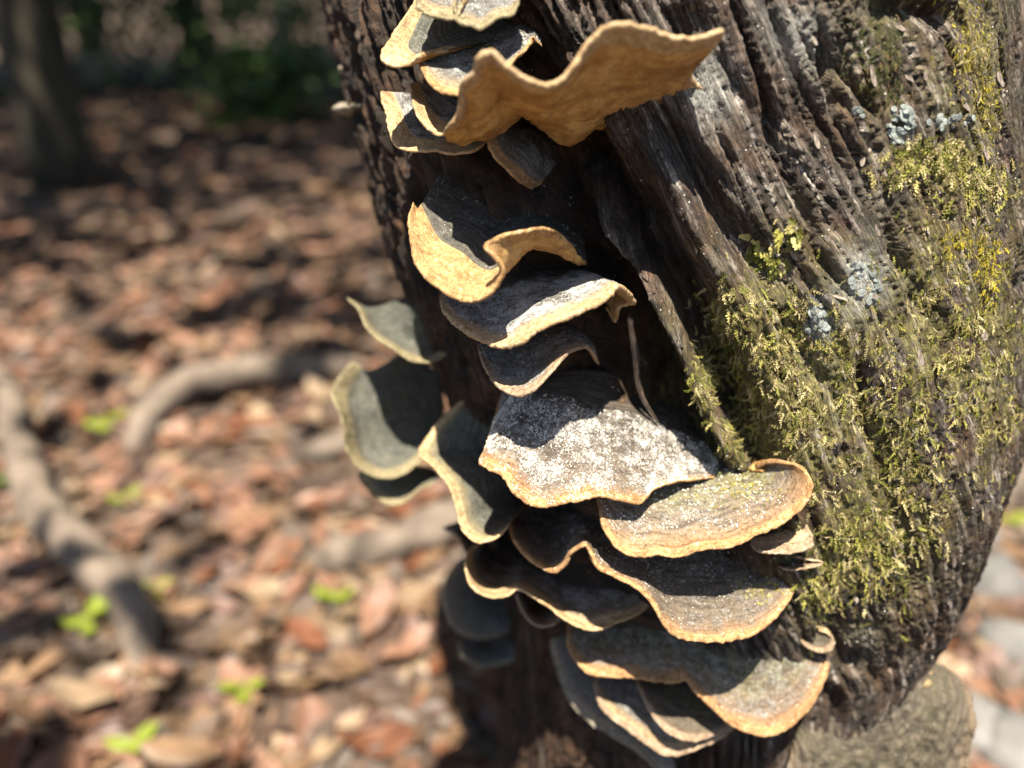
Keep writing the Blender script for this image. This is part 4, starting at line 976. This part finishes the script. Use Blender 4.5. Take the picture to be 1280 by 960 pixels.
# ------------------------------------------------------------------ forest behind and overhead
M_BK = mat_plain('dark_bark', (0.016, 0.014, 0.009), (0.05, 0.043, 0.028), 9, 0.9, 0.01, stretch=(1, 1, 0.2))
M_BKP = mat_plain('pale_bark', (0.22, 0.20, 0.18), (0.52, 0.49, 0.46), 9, 0.85, 0.01, stretch=(1, 1, 0.3))
M_CAN = mat_vcol('canopy_leaf', 0.5, 0.18, 6)
def leaves_at(P, lo, hi, cols, up=0.6):
    n = len(P); Vs = []; Fs = []; Cs = []; c = 0
    R3 = rand_rot(n); L = RNG.uniform(lo, hi, n)
    for i in range(n):
        v, f = LEAFLO[i % 6]; V = (v * L[i]) @ R3[i].T; V[:, 2] *= up
        Vs.append(V + P[i]); Fs.append(f + c); c += len(v); Cs.append(np.broadcast_to(np.array(cols[i % len(cols)]) * RNG.uniform(0.7, 1.2), (len(v), 3)))
    return np.concatenate(Vs), np.concatenate(Fs), np.concatenate(Cs)
GREENS = [(0.035, 0.075, 0.018), (0.05, 0.10, 0.025), (0.07, 0.12, 0.03)]
def beam_free(P, x0=-0.35, x1=0.65, y0=0.0, y1=0.85, zt=0.75):
    k = (P[:, 2] - zt) / SUN[2]; X = P[:, 0] - SUN[0] * k; Y_ = P[:, 1] - SUN[1] * k
    return ~((X > x0) & (X < x1) & (Y_ > y0) & (Y_ < y1))

def forest_tree(label, x, y, r, lean, crown, nleaf, mt=M_BK, cz=4.6, lf=(0.2, 0.36)):
    rt = tag(empty('forest_tree', (x, y, ground(x, y))), label, 'tree', 'trees of the surrounding forest')
    u = np.linspace(0, 1, 14); path = np.c_[lean * u * cz * 0.4 + 0.05 * np.sin(u * 7 + x), 0.1 * np.sin(u * 5 + y), -0.1 + u * cz]
    V, F = tube(path, r * (1.25 - 0.75 * u ** 0.6), 12, 0.2, 3, x); tr = link('trunk', mesh_py('trunk', V, F, mt), rt)
    for k in range(5):
        a = k * 1.26 + x; s = RNG.uniform(0.55, 0.9); b = path[int(s * 13)]; e = b + np.array([math.cos(a), math.sin(a), 0.6]) * crown * 0.6
        V, F = tube(b + np.linspace(0, 1, 6)[:, None] * (e - b) + 0.1 * np.sin(np.linspace(0, 3, 6))[:, None] * np.array([0, 0, 1]), np.linspace(r * 0.35, 0.02, 6), 6); link('limb', mesh_py('limb', V, F, mt), tr)
    c = RNG.normal(size=(26, 3)); c *= (RNG.random((26, 1)) ** 0.4) / np.linalg.norm(c, axis=1)[:, None]; c = c * np.array([crown, crown, crown * 0.45]) + np.array([path[-1, 0], 0, cz])
    P = c[RNG.integers(0, 26, nleaf)] + RNG.normal(size=(nleaf, 3)) * np.array([0.55, 0.55, 0.35]) * crown * 0.3
    P = P[P[:, 2] > 1.9]; P = P[beam_free(P + np.array([x, y, 0]))]
    V, F, C = leaves_at(P, *lf, GREENS); link('crown', mesh_np('crown', V, F, M_CAN, True, attrs={'tint': C}), rt)

def ground_at(px, Y): return (px - 640) / FPX * (Y / math.cos(PITCH)) * 0.95
TREES = [(8, 8.2, .15, .10, 'broad dark leaning tree trunk at the edge of the dim background'), (400, 8.5, .10, 0, 'slim pale tree trunk against the dark background'), (190, 9.5, .16, -.04, 'dark trunk in the shade between the leaning tree and the pale one'),
         (300, 11, .18, .03, 'thick dark trunk farthest back in the shade'), (560, 9, .2, 0, 'dark tree hidden behind the shaded flank of the trunk'), (-250, 7.5, .2, 0, 'forest tree out of the picture beyond the leaning trunk'),
         (850, 8, .2, 0, 'forest tree behind the trunk'), (1120, 6.5, .18, 0, 'forest tree behind the mossy side of the trunk'), (1275, 4.2, .07, 0, 'pale tree trunk just beyond the upper mossy edge'), (1600, 6, .2, 0, 'forest tree out of the picture past the mossy side')]
for px, Y, r, ln, lb in TREES:
    forest_tree(lb, ground_at(px, Y), Y, r, ln, 3.4, 2300, M_BKP if 'pale' in lb else M_BK)
forest_tree('unseen tree added behind the camera to dapple the ground', -1.2, -2.2, .16, 0.05, 2.3, 420, cz=4.4, lf=(0.14, 0.26))  # trees from here on are added to shade and dapple the ground
forest_tree('unseen tree added beside the camera to shade the far ground', 3.6, 1.6, .18, 0.0, 2.6, 900, cz=4.8)
for fx, fy, lb in [(-5.5, 9.5, 'dark forest tree added for the deep shade behind the leaning trunk'), (-2.2, 12.5, 'dark forest tree added for the deep shade behind the shrubs'), (-9.5, 11, 'dark forest tree added past the picture edge for the deep shade'), (1.5, 13, 'dark forest tree added far behind the upper brackets to shade the ground')]:
    forest_tree(lb, fx, fy, .16, 0.0, 3.6, 2600)
forest_tree('tree added out of sight behind the trunk to shade the near ground', 0.62, 2.5, .10, 0.0, 2.3, 850, cz=4.8)
forest_tree('unseen tree added past the picture edge to shade the near ground', -3.3, 0.9, .14, 0.0, 2.2, 850, cz=4.8)
forest_tree('forest tree added beyond the trunk to shade the middle ground', 0.4, 4.6, .15, 0.0, 2.8, 2800, cz=5.0)
forest_tree('forest tree added on the shaded side to shade the middle ground', -2.4, 4.4, .15, 0.0, 2.6, 2800, cz=5.0)
forest_tree('unseen tree added on the shaded side to shade the far ground', -4.2, 2.6, .18, 0.0, 2.6, 900, cz=4.8)

def shrub(label, px, Y, h, w, n):
    x = ground_at(px, Y); rt = tag(empty('shrub', (x, Y, ground(x, Y))), label, 'shrub', 'dark shrubs at the back')
    for k in range(4):
        e = np.array([RNG.normal() * w * 0.4, RNG.normal() * w * 0.3, h * 0.8]); V, F = tube(np.linspace(0, 1, 5)[:, None] * e, np.linspace(0.02, 0.006, 5), 5); link('stem', mesh_py('stem', V, F, M_BK), rt)
    P = RNG.normal(size=(n, 3)) * np.array([w * 0.42, w * 0.3, h * 0.27]) + np.array([0, 0, h * 0.55]); P = P[P[:, 2] > 0.03]
    V, F, C = leaves_at(P, 0.08, 0.17, GREENS, 1.0); link('foliage', mesh_np('foliage', V, F, M_CAN, True, attrs={'tint': C}), rt)
for k, (px, Y, h, w, lb) in enumerate([(90, 8.0, 1.5, 1.5, 'dark shrub right behind the leaning trunk'), (230, 8.6, 1.5, 1.6, 'dark shrub second from the leaning trunk'), (330, 9.2, 1.6, 1.5, 'dark shrub beside the slim pale trunk'),
                                       (430, 8.0, 1.5, 1.2, 'dark shrub against the shaded flank of the tree'), (-60, 7.2, 1.6, 1.6, 'dark shrub at the edge of the picture'), (370, 6.8, 0.5, 0.6, 'low green shrub in front of the slim pale trunk'),
                                       (1290, 6.0, 1.0, 1.2, 'shrub beyond the pale trunk on the mossy side'), (530, 10, 1.7, 2.0, 'dark shrub behind the upper brackets'), (160, 11, 1.7, 2.4, 'tall dark shrub in the deepest shade'), (300, 12.5, 1.8, 2.6, 'farthest dark shrub of the deep shade')]):
    shrub(lb, px, Y, h, w, 800)
